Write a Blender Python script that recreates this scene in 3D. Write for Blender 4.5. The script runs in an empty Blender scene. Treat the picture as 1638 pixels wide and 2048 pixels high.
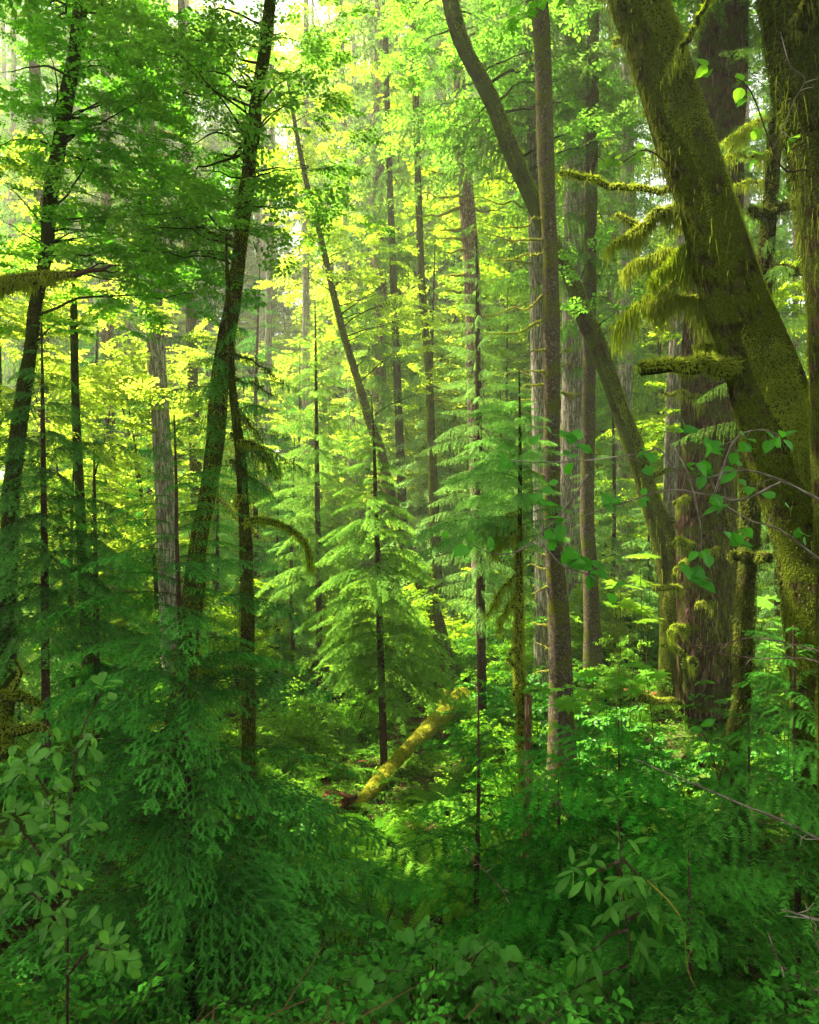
import bpy, math
import numpy as np
from mathutils import Vector, Matrix

# ------------------------------------------------------------------ camera, sky, sun, exposure
F = 1479.0                      # focal length in photo pixels (1638 x 2048)
CZ = 5.0                        # eye height above the low ground of the hollow
scene = bpy.context.scene
COL = scene.collection
cam_d = bpy.data.cameras.new('camera'); cam = bpy.data.objects.new('camera', cam_d); COL.objects.link(cam)
cam_d.sensor_fit = 'VERTICAL'; cam_d.sensor_height = 36.0; cam_d.sensor_width = 36.0
cam_d.lens = 36.0 * F / 2048.0
cam_d.clip_start = 0.05; cam_d.clip_end = 2000
cam.location = (0, 0, CZ); cam.rotation_euler = (math.radians(90), 0, 0)
scene.camera = cam

SUN_EL, SUN_AZ = math.radians(57), math.radians(-62)     # azimuth from +Y, negative = left
world = bpy.data.worlds.new("World"); scene.world = world; world.use_nodes = True
wn = world.node_tree; wn.nodes.clear()
wo = wn.nodes.new('ShaderNodeOutputWorld'); wb = wn.nodes.new('ShaderNodeBackground'); ws = wn.nodes.new('ShaderNodeTexSky')
ws.sky_type = 'NISHITA'; ws.sun_disc = False; ws.sun_elevation = SUN_EL; ws.sun_rotation = SUN_AZ
ws.dust_density = 4.0; ws.air_density = 1.0; ws.ozone_density = 1.0
wb.inputs['Strength'].default_value = 0.055
wm = wn.nodes.new('ShaderNodeMixRGB'); wm.inputs[0].default_value = 0.7; wm.inputs[2].default_value = (7.4, 7.6, 7.3, 1)   # thin bright overcast over the blue
wn.links.new(ws.outputs[0], wm.inputs[1]); wn.links.new(wm.outputs[0], wb.inputs['Color']); wn.links.new(wb.outputs[0], wo.inputs['Surface'])
sd = bpy.data.lights.new('sun', 'SUN'); sd.energy = 5.0; sd.angle = math.radians(0.6); sd.color = (1.0, 0.91, 0.70)
so = bpy.data.objects.new('sun', sd); COL.objects.link(so)
sdir = Vector((math.cos(SUN_EL) * math.sin(SUN_AZ), math.cos(SUN_EL) * math.cos(SUN_AZ), math.sin(SUN_EL)))
so.rotation_euler = sdir.to_track_quat('Z', 'Y').to_euler(); so.location = (0, 0, 60)
SUNV = np.array(sdir)
scene.view_settings.view_transform = 'Standard'; scene.view_settings.look = 'None'
scene.view_settings.exposure = 3.2; scene.view_settings.gamma = 1.0
scene.view_settings.use_curve_mapping = False
cy = scene.cycles
cy.max_bounces = 10; cy.diffuse_bounces = 4; cy.glossy_bounces = 2; cy.transmission_bounces = 6
cy.transparent_max_bounces = 8; cy.volume_bounces = 0
cy.sample_clamp_indirect = 6.0; cy.sample_clamp_direct = 0.0

# ------------------------------------------------------------------ small maths
_perm = np.random.RandomState(7).rand(4096)
def _h(ix, iy, iz):
    return _perm[(ix * 73 + iy * 1471 + iz * 3109) & 4095]
def noise3(p, s=1.0):
    p = np.asarray(p, float) * s; i = np.floor(p).astype(int); f = p - i; f = f * f * (3 - 2 * f)
    r = 0
    for a in (0, 1):
        for b in (0, 1):
            for c in (0, 1):
                w = (f[..., 0] if a else 1 - f[..., 0]) * (f[..., 1] if b else 1 - f[..., 1]) * (f[..., 2] if c else 1 - f[..., 2])
                r = r + w * _h(i[..., 0] + a, i[..., 1] + b, i[..., 2] + c)
    return r * 2 - 1
def sstep(a, b, x):
    t = np.clip((np.asarray(x, float) - a) / (b - a), 0, 1); return t * t * (3 - 2 * t)
def gz(x, y):
    x = np.asarray(x, float); y = np.asarray(y, float)
    z = 0.55 + 2.9 / (1 + np.exp(-(4.0 - y) / 0.75))
    z = z + 1.35 * sstep(1.0, 4.5, x) * sstep(4.5, 9, y) + 0.7 * sstep(-1.5, -6, x) * sstep(4, 9, y)
    z = z + 0.045 * np.maximum(0, y - 20)
    z = z + 0.35 * noise3(np.stack([x, y, x * 0], -1), 0.23) + 0.10 * noise3(np.stack([x, y, x * 0 + 5], -1), 0.9)
    return z
def P(px, py, Y):
    return np.array([(px - 819.0) / F * Y, Y, CZ + (1024.0 - py) / F * Y])
def unit(v):
    v = np.asarray(v, float); return v / np.maximum(1e-9, np.linalg.norm(v, axis=-1, keepdims=True))
def frames(d, up):
    d = unit(d); up = np.broadcast_to(np.asarray(up, float), d.shape)
    y = unit(np.cross(up, d) + 1e-6); z = np.cross(d, y)
    return np.stack([d, y, z], -1)
def spline(pts, vals, step):
    pts = np.asarray(pts, float); vals = np.asarray(vals, float)
    P4 = np.vstack([2 * pts[0] - pts[1], pts, 2 * pts[-1] - pts[-2]])
    op, ov = [], []
    for i in range(len(pts) - 1):
        n = max(1, int(np.linalg.norm(pts[i + 1] - pts[i]) / step))
        t = np.arange(n)[:, None] / n
        a, b, c, d = P4[i], P4[i + 1], P4[i + 2], P4[i + 3]
        op.append(0.5 * ((2 * b) + (-a + c) * t + (2 * a - 5 * b + 4 * c - d) * t ** 2 + (-a + 3 * b - 3 * c + d) * t ** 3))
        ov.append(vals[i] + (vals[i + 1] - vals[i]) * t[:, 0])
    op.append(pts[-1:]); ov.append(vals[-1:])
    return np.vstack(op), np.concatenate(ov)

# ------------------------------------------------------------------ mesh builders
def link(name, data, parent=None, loc=None):
    o = bpy.data.objects.new(name, data); COL.objects.link(o)
    if parent is not None:
        o.parent = parent
        if parent.type == 'EMPTY': o.matrix_parent_inverse = Matrix.Translation(-parent.location)   # meshes are made in world coordinates
    if loc is not None: o.location = loc
    return o
def thing(name, label, cat, loc=(0, 0, 0), group=None):
    o = bpy.data.objects.new(name, None); COL.objects.link(o); o.location = [float(v) for v in loc]; o.empty_display_size = 0.1
    o['label'] = label; o['category'] = cat
    if group: o['group'] = group
    return o
def tagk(o, kind, label=None, cat=None):
    o['kind'] = kind
    if label: o['label'] = label
    if cat: o['category'] = cat
    return o

class Soup:
    """triangle soup: leaves, needles, moss strands"""
    def __init__(s): s.T = []; s.M = []; s.V = []
    def add(s, T, mat, tone):
        n = len(T)
        if n == 0: return s
        s.T.append(np.asarray(T, np.float32)); s.M.append(np.broadcast_to(np.asarray(mat, np.int32), (n,)))
        s.V.append(np.broadcast_to(np.asarray(tone, np.float32), (n,))); return s
    def get(s): return np.concatenate(s.T), np.concatenate(s.M), np.concatenate(s.V)
    def place(s, tpl, R, t, sc, jit=0.25, rng=None):
        """copies of a template (T,M,V) by frames R (m,3,3), points t (m,3), scales sc (m,)"""
        T, M, V = tpl; m = len(t)
        if m == 0: return s
        R = np.asarray(R, np.float32); sc = np.broadcast_to(np.asarray(sc, np.float32), (m,))
        O = np.einsum('nkj,mij->mnki', T, R * sc[:, None, None]) + np.asarray(t, np.float32)[:, None, None, :]
        j = (rng.rand(m) - 0.5) * 2 * jit if rng is not None else np.zeros(m)
        s.add(O.reshape(-1, 3, 3), np.tile(M, m), np.clip((V[None, :] + j[:, None]).ravel(), 0, 1)); return s
    def mesh(s, name, mats, origin=(0, 0, 0)):
        T, M, V = s.get(); n = len(T)
        me = bpy.data.meshes.new(name)
        me.vertices.add(3 * n); me.vertices.foreach_set('co', (T.reshape(-1, 3) - np.asarray(origin, np.float32)).astype(np.float32).ravel())
        me.loops.add(3 * n); me.loops.foreach_set('vertex_index', np.arange(3 * n, dtype=np.int32))
        me.polygons.add(n); me.polygons.foreach_set('loop_start', np.arange(0, 3 * n, 3, dtype=np.int32))
        for m in mats: me.materials.append(m)
        me.polygons.foreach_set('material_index', M.astype(np.int32))
        a = me.attributes.new('tone', 'FLOAT', 'POINT'); a.data.foreach_set('value', np.repeat(V, 3).astype(np.float32))
        me.update(); return me
    def build(s, name, mats, parent=None, origin=(0, 0, 0)):
        return link(name, s.mesh(name, mats, origin), parent)

class Tubes:
    def __init__(s): s.v = []; s.f = []; s.tc = []; s.n = 0
    def add(s, pts, rad, sides=8, lump=0.0, lscale=3.0, flat=None, seed=0, cap=True, fluting=0.0):
        pts = np.asarray(pts, float); rad = np.asarray(rad, float); n = len(pts)
        d = unit(np.gradient(pts, axis=0))
        ref = np.array([0.0, 1.0, 0.0]) if abs(d[:, 1]).mean() < 0.8 else np.array([1.0, 0, 0])
        R = frames(d, ref)                                 # x along, y, z across
        a = np.arange(sides) / sides * 2 * math.pi
        L = np.concatenate([[0], np.cumsum(np.linalg.norm(np.diff(pts, axis=0), axis=1))])
        cs, sn = np.cos(a), np.sin(a)
        dirs = R[:, None, :, 1] * cs[None, :, None] + R[:, None, :, 2] * sn[None, :, None]
        rr = np.repeat(rad[:, None], sides, 1)
        q = np.stack([np.broadcast_to(cs * 0.7, (n, sides)), np.broadcast_to(sn * 0.7, (n, sides)), np.broadcast_to(L[:, None] * lscale * 0.3, (n, sides))], -1) + seed * 3.7
        if lump: rr = rr * (1 + lump * noise3(q, 2.2) + 0.5 * lump * noise3(q * 2.7 + 9))
        if fluting: rr = rr * (1 + fluting * np.sin(a * 5 + seed)[None, :] * sstep(1.2, 0, L)[:, None])
        v = pts[:, None, :] + dirs * rr[:, :, None]
        tc = np.stack([np.broadcast_to(cs, (n, sides)) * rad.mean(), np.broadcast_to(sn, (n, sides)) * rad.mean(), np.broadcast_to(L[:, None], (n, sides))], -1)
        i = np.arange(n - 1)[:, None] * sides; j = np.arange(sides)[None, :]; k = (j + 1) % sides
        f = np.stack([i + j, i + k, i + sides + k, i + sides + j], -1).reshape(-1, 4) + s.n
        s.v.append(v.reshape(-1, 3)); s.tc.append(tc.reshape(-1, 3)); s.f += f.tolist()
        if cap:
            s.f.append([s.n + sides * (n - 1) + q_ for q_ in range(sides)]); s.f.append([s.n + q_ for q_ in range(sides)][::-1])
        s.n += n * sides
        return s
    def build(s, name, mat, parent=None):
        me = bpy.data.meshes.new(name); v = np.vstack(s.v)
        me.from_pydata(v.tolist(), [], s.f); me.materials.append(mat)
        me.polygons.foreach_set('use_smooth', np.ones(len(me.polygons), bool))
        a = me.attributes.new('tc', 'FLOAT_VECTOR', 'POINT'); a.data.foreach_set('vector', np.vstack(s.tc).astype(np.float32).ravel())
        me.update(); return link(name, me, parent)

# ------------------------------------------------------------------ materials
def nt(name):
    m = bpy.data.materials.new(name); m.use_nodes = True; t = m.node_tree; t.nodes.clear()
    return m, t, (lambda k, **kw: _node(t, k, kw)), t.links.new
def _node(t, k, kw):
    n = t.nodes.new('ShaderNode' + k)
    for a, b in kw.items(): setattr(n, a, b)
    return n
def ramp(N, stops):
    r = N('ValToRGB'); e = r.color_ramp.elements
    e[0].position, e[0].color = stops[0][0], (*stops[0][1], 1); e[1].position, e[1].color = stops[-1][0], (*stops[-1][1], 1)
    for p, c in stops[1:-1]:
        q = e.new(p); q.color = (*c, 1)
    return r
def leaf_mat(name, dark, light, trans, tmix=0.42, rough=0.45, spec=0.4):
    m, t, N, Lk = nt(name)
    at = N('Attribute', attribute_name='tone'); oi = N('ObjectInfo'); geo = N('NewGeometry')
    mp = N('Mapping'); Lk(geo.outputs['Position'], mp.inputs[0]); mp.inputs['Scale'].default_value = (1.1, 1.1, 1.1)
    no = N('TexNoise'); no.inputs['Scale'].default_value = 1.0; no.inputs['Detail'].default_value = 3; Lk(mp.outputs[0], no.inputs['Vector'])
    ad = N('MixRGB', blend_type='MIX'); ad.inputs[0].default_value = 0.35
    Lk(at.outputs['Fac'], ad.inputs[1]); Lk(no.outputs['Fac'], ad.inputs[2])
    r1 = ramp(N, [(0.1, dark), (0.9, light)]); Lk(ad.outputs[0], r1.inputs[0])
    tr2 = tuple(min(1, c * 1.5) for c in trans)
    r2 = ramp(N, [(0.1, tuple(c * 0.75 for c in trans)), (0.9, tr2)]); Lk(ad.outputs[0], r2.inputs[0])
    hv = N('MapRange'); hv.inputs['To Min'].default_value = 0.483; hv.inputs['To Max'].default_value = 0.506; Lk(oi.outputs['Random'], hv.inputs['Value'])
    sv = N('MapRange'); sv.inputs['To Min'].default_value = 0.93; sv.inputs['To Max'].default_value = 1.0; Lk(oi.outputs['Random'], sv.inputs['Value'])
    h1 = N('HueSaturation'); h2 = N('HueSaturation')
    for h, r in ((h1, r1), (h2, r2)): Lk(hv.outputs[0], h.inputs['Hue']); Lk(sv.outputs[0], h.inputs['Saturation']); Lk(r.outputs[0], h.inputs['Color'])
    if spec > 0.05:
        pb = N('BsdfPrincipled'); Lk(h1.outputs[0], pb.inputs['Base Color']); pb.inputs['Roughness'].default_value = rough
        pb.inputs['Specular IOR Level'].default_value = spec
    else:
        pb = N('BsdfDiffuse'); Lk(h1.outputs[0], pb.inputs['Color'])
    tb = N('BsdfTranslucent'); Lk(h2.outputs[0], tb.inputs['Color'])
    mx = N('MixShader'); mx.inputs[0].default_value = tmix; Lk(pb.outputs[0], mx.inputs[1]); Lk(tb.outputs[0], mx.inputs[2])
    out = N('OutputMaterial'); Lk(mx.outputs[0], out.inputs['Surface']); return m
def bark_mat(name, c0, c1, c2, moss=(0.10, 0.13, 0.02), moss_amt=0.5, furrow=22.0, stretch=0.16, bump=0.5, bd=0.02, lichen=None, lich_amt=0.5):
    m, t, N, Lk = nt(name)
    at = N('Attribute', attribute_name='tc'); mp = N('Mapping'); Lk(at.outputs['Vector'], mp.inputs[0]); mp.inputs['Scale'].default_value = (1, 1, stretch)
    n1 = N('TexNoise'); n1.inputs['Scale'].default_value = furrow; n1.inputs['Detail'].default_value = 5; Lk(mp.outputs[0], n1.inputs['Vector'])
    vo = N('TexVoronoi', feature='DISTANCE_TO_EDGE'); vo.inputs['Scale'].default_value = furrow * 0.8; vo.inputs['Randomness'].default_value = 1.0
    wv = N('MixRGB', blend_type='ADD'); wv.inputs[0].default_value = 0.14; Lk(mp.outputs[0], wv.inputs[1]); Lk(n1.outputs['Color'], wv.inputs[2]); Lk(wv.outputs[0], vo.inputs['Vector'])
    vm = N('Math', operation='MULTIPLY'); vm.inputs[1].default_value = 3.5; vm.use_clamp = True; Lk(vo.outputs['Distance'], vm.inputs[0])
    hh = N('Math', operation='MULTIPLY'); Lk(vm.outputs[0], hh.inputs[0]); Lk(n1.outputs['Fac'], hh.inputs[1])
    r = ramp(N, [(0.05, c0), (0.3, c1), (0.65, c2)]); Lk(hh.outputs[0], r.inputs[0])
    col = r.outputs[0]
    n3 = N('TexNoise'); n3.inputs['Scale'].default_value = 5; n3.inputs['Detail'].default_value = 8; n3.inputs['Roughness'].default_value = 0.7; Lk(at.outputs['Vector'], n3.inputs['Vector'])
    if lichen:
        lr = ramp(N, [(0.68 - 0.20 * lich_amt, (0, 0, 0)), (0.80 - 0.20 * lich_amt, (1, 1, 1))])
        n4 = N('TexNoise'); n4.inputs['Scale'].default_value = 30; n4.inputs['Detail'].default_value = 6; Lk(at.outputs['Vector'], n4.inputs['Vector']); Lk(n4.outputs['Fac'], lr.inputs[0])
        lf = N('Math', operation='MULTIPLY'); lf.inputs[1].default_value = 0.7; Lk(lr.outputs[0], lf.inputs[0])
        lm = N('MixRGB'); Lk(lf.outputs[0], lm.inputs[0]); Lk(col, lm.inputs[1]); lm.inputs[2].default_value = (*lichen, 1); col = lm.outputs[0]
    mr = ramp(N, [(0.70 - 0.5 * moss_amt, (0, 0, 0)), (0.82 - 0.5 * moss_amt, (1, 1, 1))]); Lk(n3.outputs['Fac'], mr.inputs[0])
    mc = N('MixRGB'); Lk(mr.outputs[0], mc.inputs[0]); Lk(col, mc.inputs[1])
    n5 = N('TexNoise'); n5.inputs['Scale'].default_value = 60; n5.inputs['Detail'].default_value = 3; Lk(at.outputs['Vector'], n5.inputs['Vector'])
    rm = ramp(N, [(0.3, tuple(c * 0.45 for c in moss)), (0.7, tuple(c * 1.35 for c in moss))]); Lk(n5.outputs['Fac'], rm.inputs[0]); Lk(rm.outputs[0], mc.inputs[2])
    pb = N('BsdfDiffuse'); Lk(mc.outputs[0], pb.inputs['Color']); pb.inputs['Roughness'].default_value = 0.9
    hs = N('Math', operation='ADD'); Lk(hh.outputs[0], hs.inputs[0])
    h5 = N('Math', operation='MULTIPLY'); Lk(mr.outputs[0], h5.inputs[0]); Lk(n5.outputs['Fac'], h5.inputs[1]); Lk(h5.outputs[0], hs.inputs[1])
    bp = N('Bump'); bp.inputs['Strength'].default_value = bump; bp.inputs['Distance'].default_value = bd; Lk(hs.outputs[0], bp.inputs['Height']); Lk(bp.outputs[0], pb.inputs['Normal'])
    out = N('OutputMaterial'); Lk(pb.outputs[0], out.inputs['Surface']); return m
def soil_mat():
    m, t, N, Lk = nt('forest_soil')
    g = N('NewGeometry'); n1 = N('TexNoise'); n1.inputs['Scale'].default_value = 1.3; n1.inputs['Detail'].default_value = 8; Lk(g.outputs['Position'], n1.inputs['Vector'])
    n2 = N('TexNoise'); n2.inputs['Scale'].default_value = 28; n2.inputs['Detail'].default_value = 6; Lk(g.outputs['Position'], n2.inputs['Vector'])
    r = ramp(N, [(0.35, (0.035, 0.022, 0.012)), (0.48, (0.07, 0.045, 0.02)), (0.55, (0.06, 0.085, 0.018)), (0.7, (0.09, 0.13, 0.02))]); Lk(n1.outputs['Fac'], r.inputs[0])
    mx = N('MixRGB', blend_type='MULTIPLY'); mx.inputs[0].default_value = 0.8; Lk(r.outputs[0], mx.inputs[1])
    r2 = ramp(N, [(0.3, (0.4, 0.4, 0.4)), (0.7, (1.3, 1.3, 1.3))]); Lk(n2.outputs['Fac'], r2.inputs[0]); Lk(r2.outputs[0], mx.inputs[2])
    pb = N('BsdfDiffuse'); Lk(mx.outputs[0], pb.inputs['Color']); pb.inputs['Roughness'].default_value = 0.9
    bp = N('Bump'); bp.inputs['Distance'].default_value = 0.04; Lk(n2.outputs['Fac'], bp.inputs['Height']); Lk(bp.outputs[0], pb.inputs['Normal'])
    out = N('OutputMaterial'); Lk(pb.outputs[0], out.inputs['Surface']); return m

M_SOIL = soil_mat()
M_TWIG = leaf_mat('twig_bark', (0.035, 0.024, 0.016), (0.09, 0.065, 0.04), (0.0, 0.0, 0.0), 0.0, 0.8, 0.03)
M_PALETWIG = leaf_mat('pale_twig_bark', (0.16, 0.14, 0.12), (0.34, 0.31, 0.28), (0.0, 0.0, 0.0), 0.0, 0.7, 0.03)
M_DEADTWIG = leaf_mat('red_brown_twig', (0.10, 0.045, 0.025), (0.24, 0.12, 0.07), (0.0, 0.0, 0.0), 0.0, 0.8, 0.03)
M_HEM = leaf_mat('hemlock_needles', (0.007, 0.045, 0.008), (0.065, 0.32, 0.030), (0.055, 0.32, 0.012), 0.28, 0.5, 0.03)  # dark end: old inner needles, deepened further as painted inner shade
M_HEMB = leaf_mat('bright_hemlock_needles', (0.025, 0.12, 0.007), (0.12, 0.31, 0.025), (0.20, 0.48, 0.02), 0.42, 0.55, 0.03)  # brighter copy of the hemlock needles; clearing's sunlight put into the colour
M_SPR = leaf_mat('spruce_needles', (0.05, 0.17, 0.03), (0.22, 0.42, 0.11), (0.22, 0.48, 0.05), 0.38, 0.55, 0.03)
M_FAR = leaf_mat('conifer_needles', (0.02, 0.075, 0.012), (0.06, 0.17, 0.02), (0.12, 0.30, 0.02), 0.42, 0.6, 0.03)
M_CED = leaf_mat('cedar_needles', (0.004, 0.035, 0.004), (0.055, 0.28, 0.018), (0.045, 0.28, 0.008), 0.28, 0.5, 0.03)  # dark end lowered too, painting shade inside the fronds
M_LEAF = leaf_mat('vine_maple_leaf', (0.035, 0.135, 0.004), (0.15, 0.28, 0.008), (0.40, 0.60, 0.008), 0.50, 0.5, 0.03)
M_LEAFD = leaf_mat('shade_tinted_maple_leaf', (0.02, 0.11, 0.004), (0.07, 0.23, 0.006), (0.15, 0.48, 0.006), 0.48, 0.5, 0.03)  # darker maple leaf for the edge crowns, shade put into the colour
M_SHRUB = leaf_mat('shrub_leaf', (0.026, 0.13, 0.008), (0.10, 0.27, 0.012), (0.24, 0.52, 0.010), 0.46, 0.5, 0.03)
M_BROAD = leaf_mat('broad_shrub_leaf', (0.018, 0.11, 0.008), (0.06, 0.25, 0.015), (0.11, 0.46, 0.01), 0.42, 0.42, 0.14)
M_FERN = leaf_mat('fern_frond', (0.03, 0.14, 0.006), (0.12, 0.28, 0.010), (0.22, 0.50, 0.01), 0.42, 0.5, 0.03)
M_RUST = leaf_mat('rusty_frond', (0.12, 0.05, 0.015), (0.35, 0.16, 0.04), (0.35, 0.16, 0.03), 0.35, 0.7, 0.03)
M_MOSS = leaf_mat('moss', (0.08, 0.12, 0.006), (0.24, 0.31, 0.015), (0.26, 0.34, 0.010), 0.38, 0.85, 0.03)  # albedo lowered to stand in for shade on the leaning trunks
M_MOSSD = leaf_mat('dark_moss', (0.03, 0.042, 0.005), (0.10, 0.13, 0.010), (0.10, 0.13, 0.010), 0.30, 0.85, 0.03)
M_MOSSB = leaf_mat('sun_tinted_yellow_moss', (0.18, 0.20, 0.008), (0.50, 0.52, 0.03), (0.45, 0.48, 0.02), 0.30, 0.85, 0.03)  # log moss lightened, the sun on it put into the colour
B_MOSSY = bark_mat('mossy_maple_bark', (0.012, 0.008, 0.005), (0.045, 0.028, 0.015), (0.09, 0.06, 0.035), (0.06, 0.08, 0.008), 0.62, 30, 0.2, 0.7)
B_DARK = bark_mat('dark_mossy_bark', (0.010, 0.007, 0.004), (0.028, 0.018, 0.011), (0.06, 0.04, 0.025), (0.035, 0.045, 0.006), 0.62, 26, 0.18, 0.7)
B_SHAG = bark_mat('shaggy_mossy_bark', (0.012, 0.009, 0.005), (0.045, 0.032, 0.016), (0.08, 0.06, 0.03), (0.06, 0.08, 0.006), 0.62, 22, 0.25, 0.9, 0.03)  # moss tint lowered in place of shade over the huge trunk
B_GREY = bark_mat('grey_alder_bark', (0.03, 0.022, 0.016), (0.10, 0.075, 0.055), (0.17, 0.14, 0.11), (0.09, 0.10, 0.015), 0.45, 34, 0.6, 0.4, 0.01, (0.42, 0.42, 0.38), 0.25)
B_PALE = bark_mat('pale_conifer_bark', (0.09, 0.07, 0.055), (0.28, 0.24, 0.20), (0.44, 0.40, 0.35), (0.14, 0.15, 0.03), 0.25, 26, 0.10, 0.6, 0.02, (0.52, 0.51, 0.47), 0.4)
B_RED = bark_mat('red_fir_bark', (0.015, 0.008, 0.006), (0.085, 0.042, 0.032), (0.20, 0.12, 0.10), (0.06, 0.07, 0.012), 0.5, 26, 0.13, 1.0, 0.04)
B_PINK = bark_mat('pinkish_conifer_bark', (0.06, 0.035, 0.03), (0.24, 0.155, 0.12), (0.40, 0.30, 0.25), (0.14, 0.14, 0.03), 0.25, 26, 0.3, 0.7, 0.02, (0.5, 0.45, 0.40), 0.3)
B_STEM = bark_mat('sapling_bark', (0.03, 0.018, 0.012), (0.07, 0.04, 0.028), (0.12, 0.08, 0.06), (0.07, 0.08, 0.015), 0.3, 40, 0.3, 0.4, 0.005)
B_DEAD = bark_mat('dead_branch_bark', (0.09, 0.06, 0.035), (0.22, 0.16, 0.10), (0.36, 0.30, 0.22), (0.20, 0.19, 0.03), 0.7, 40, 0.3, 0.4, 0.005)
B_LOG = bark_mat('mossy_log_bark', (0.05, 0.035, 0.02), (0.14, 0.11, 0.04), (0.22, 0.19, 0.06), (0.22, 0.22, 0.02), 0.95, 20, 0.4, 0.8, 0.03)
B_ROT = bark_mat('rotten_wood', (0.07, 0.035, 0.02), (0.20, 0.11, 0.06), (0.36, 0.24, 0.15), (0.10, 0.11, 0.02), 0.35, 26, 0.12, 0.8, 0.02)

# ------------------------------------------------------------------ foliage templates (numpy triangle sets)
def seg_needles(S, p0, p1, rng, step, nl, nw, mat=0, flat=True, fwd=0.55, taper=None, u0=0.0, zj=0.25, gl=None):
    """needles on both sides of every segment p0-p1"""
    L = np.linalg.norm(p1 - p0, axis=1); k = np.maximum(1, (L * (1 - u0) / step).astype(int))
    idx = np.repeat(np.arange(len(L)), k)
    first = np.repeat(np.cumsum(k) - k, k); u = (np.arange(len(idx)) - first + 0.5) / k[idx]
    u = u0 + (1 - u0) * u
    for side in (-1, 1):
        uu = np.clip(u + rng.uniform(-0.3, 0.3, len(u)) * step / np.maximum(L[idx], 1e-3), 0, 1)
        d = unit(p1 - p0)[idx]; pos = p0[idx] + (p1 - p0)[idx] * uu[:, None]
        up = np.array([0, 0, 1.0]); lat = unit(np.cross(up, d) + 1e-5)
        if not flat:
            a = rng.uniform(-1.3, 1.3, len(u)); lat = lat * np.cos(a)[:, None] + np.cross(d, lat) * np.sin(a)[:, None]
        dd = unit(d * fwd + lat * side + up * rng.uniform(-zj, zj, len(u))[:, None])
        ln = nl * rng.uniform(0.7, 1.15, len(u))
        if taper is not None: ln = ln * (1 - taper * uu)
        wv = unit(d + rng.uniform(-0.3, 0.3, (len(u), 3))) * (nw / 2)
        T = np.stack([pos - wv, pos + wv, pos + dd * ln[:, None]], 1)
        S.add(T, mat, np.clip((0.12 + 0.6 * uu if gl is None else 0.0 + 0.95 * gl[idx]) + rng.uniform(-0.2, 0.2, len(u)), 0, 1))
def seg_twigs(S, p0, p1, w, mat=1):
    d = unit(p1 - p0); lat = unit(np.cross(d, [0, 0, 1.0]) + 1e-5)
    w = np.broadcast_to(w, (len(p0),))[:, None]
    S.add(np.stack([p0 - lat * w / 2, p0 + lat * w / 2, p1], 1), mat, 0.4)
    u2 = np.cross(d, lat) * w / 2
    S.add(np.stack([p0 - u2, p0 + u2, p1], 1), mat, 0.5)

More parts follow.
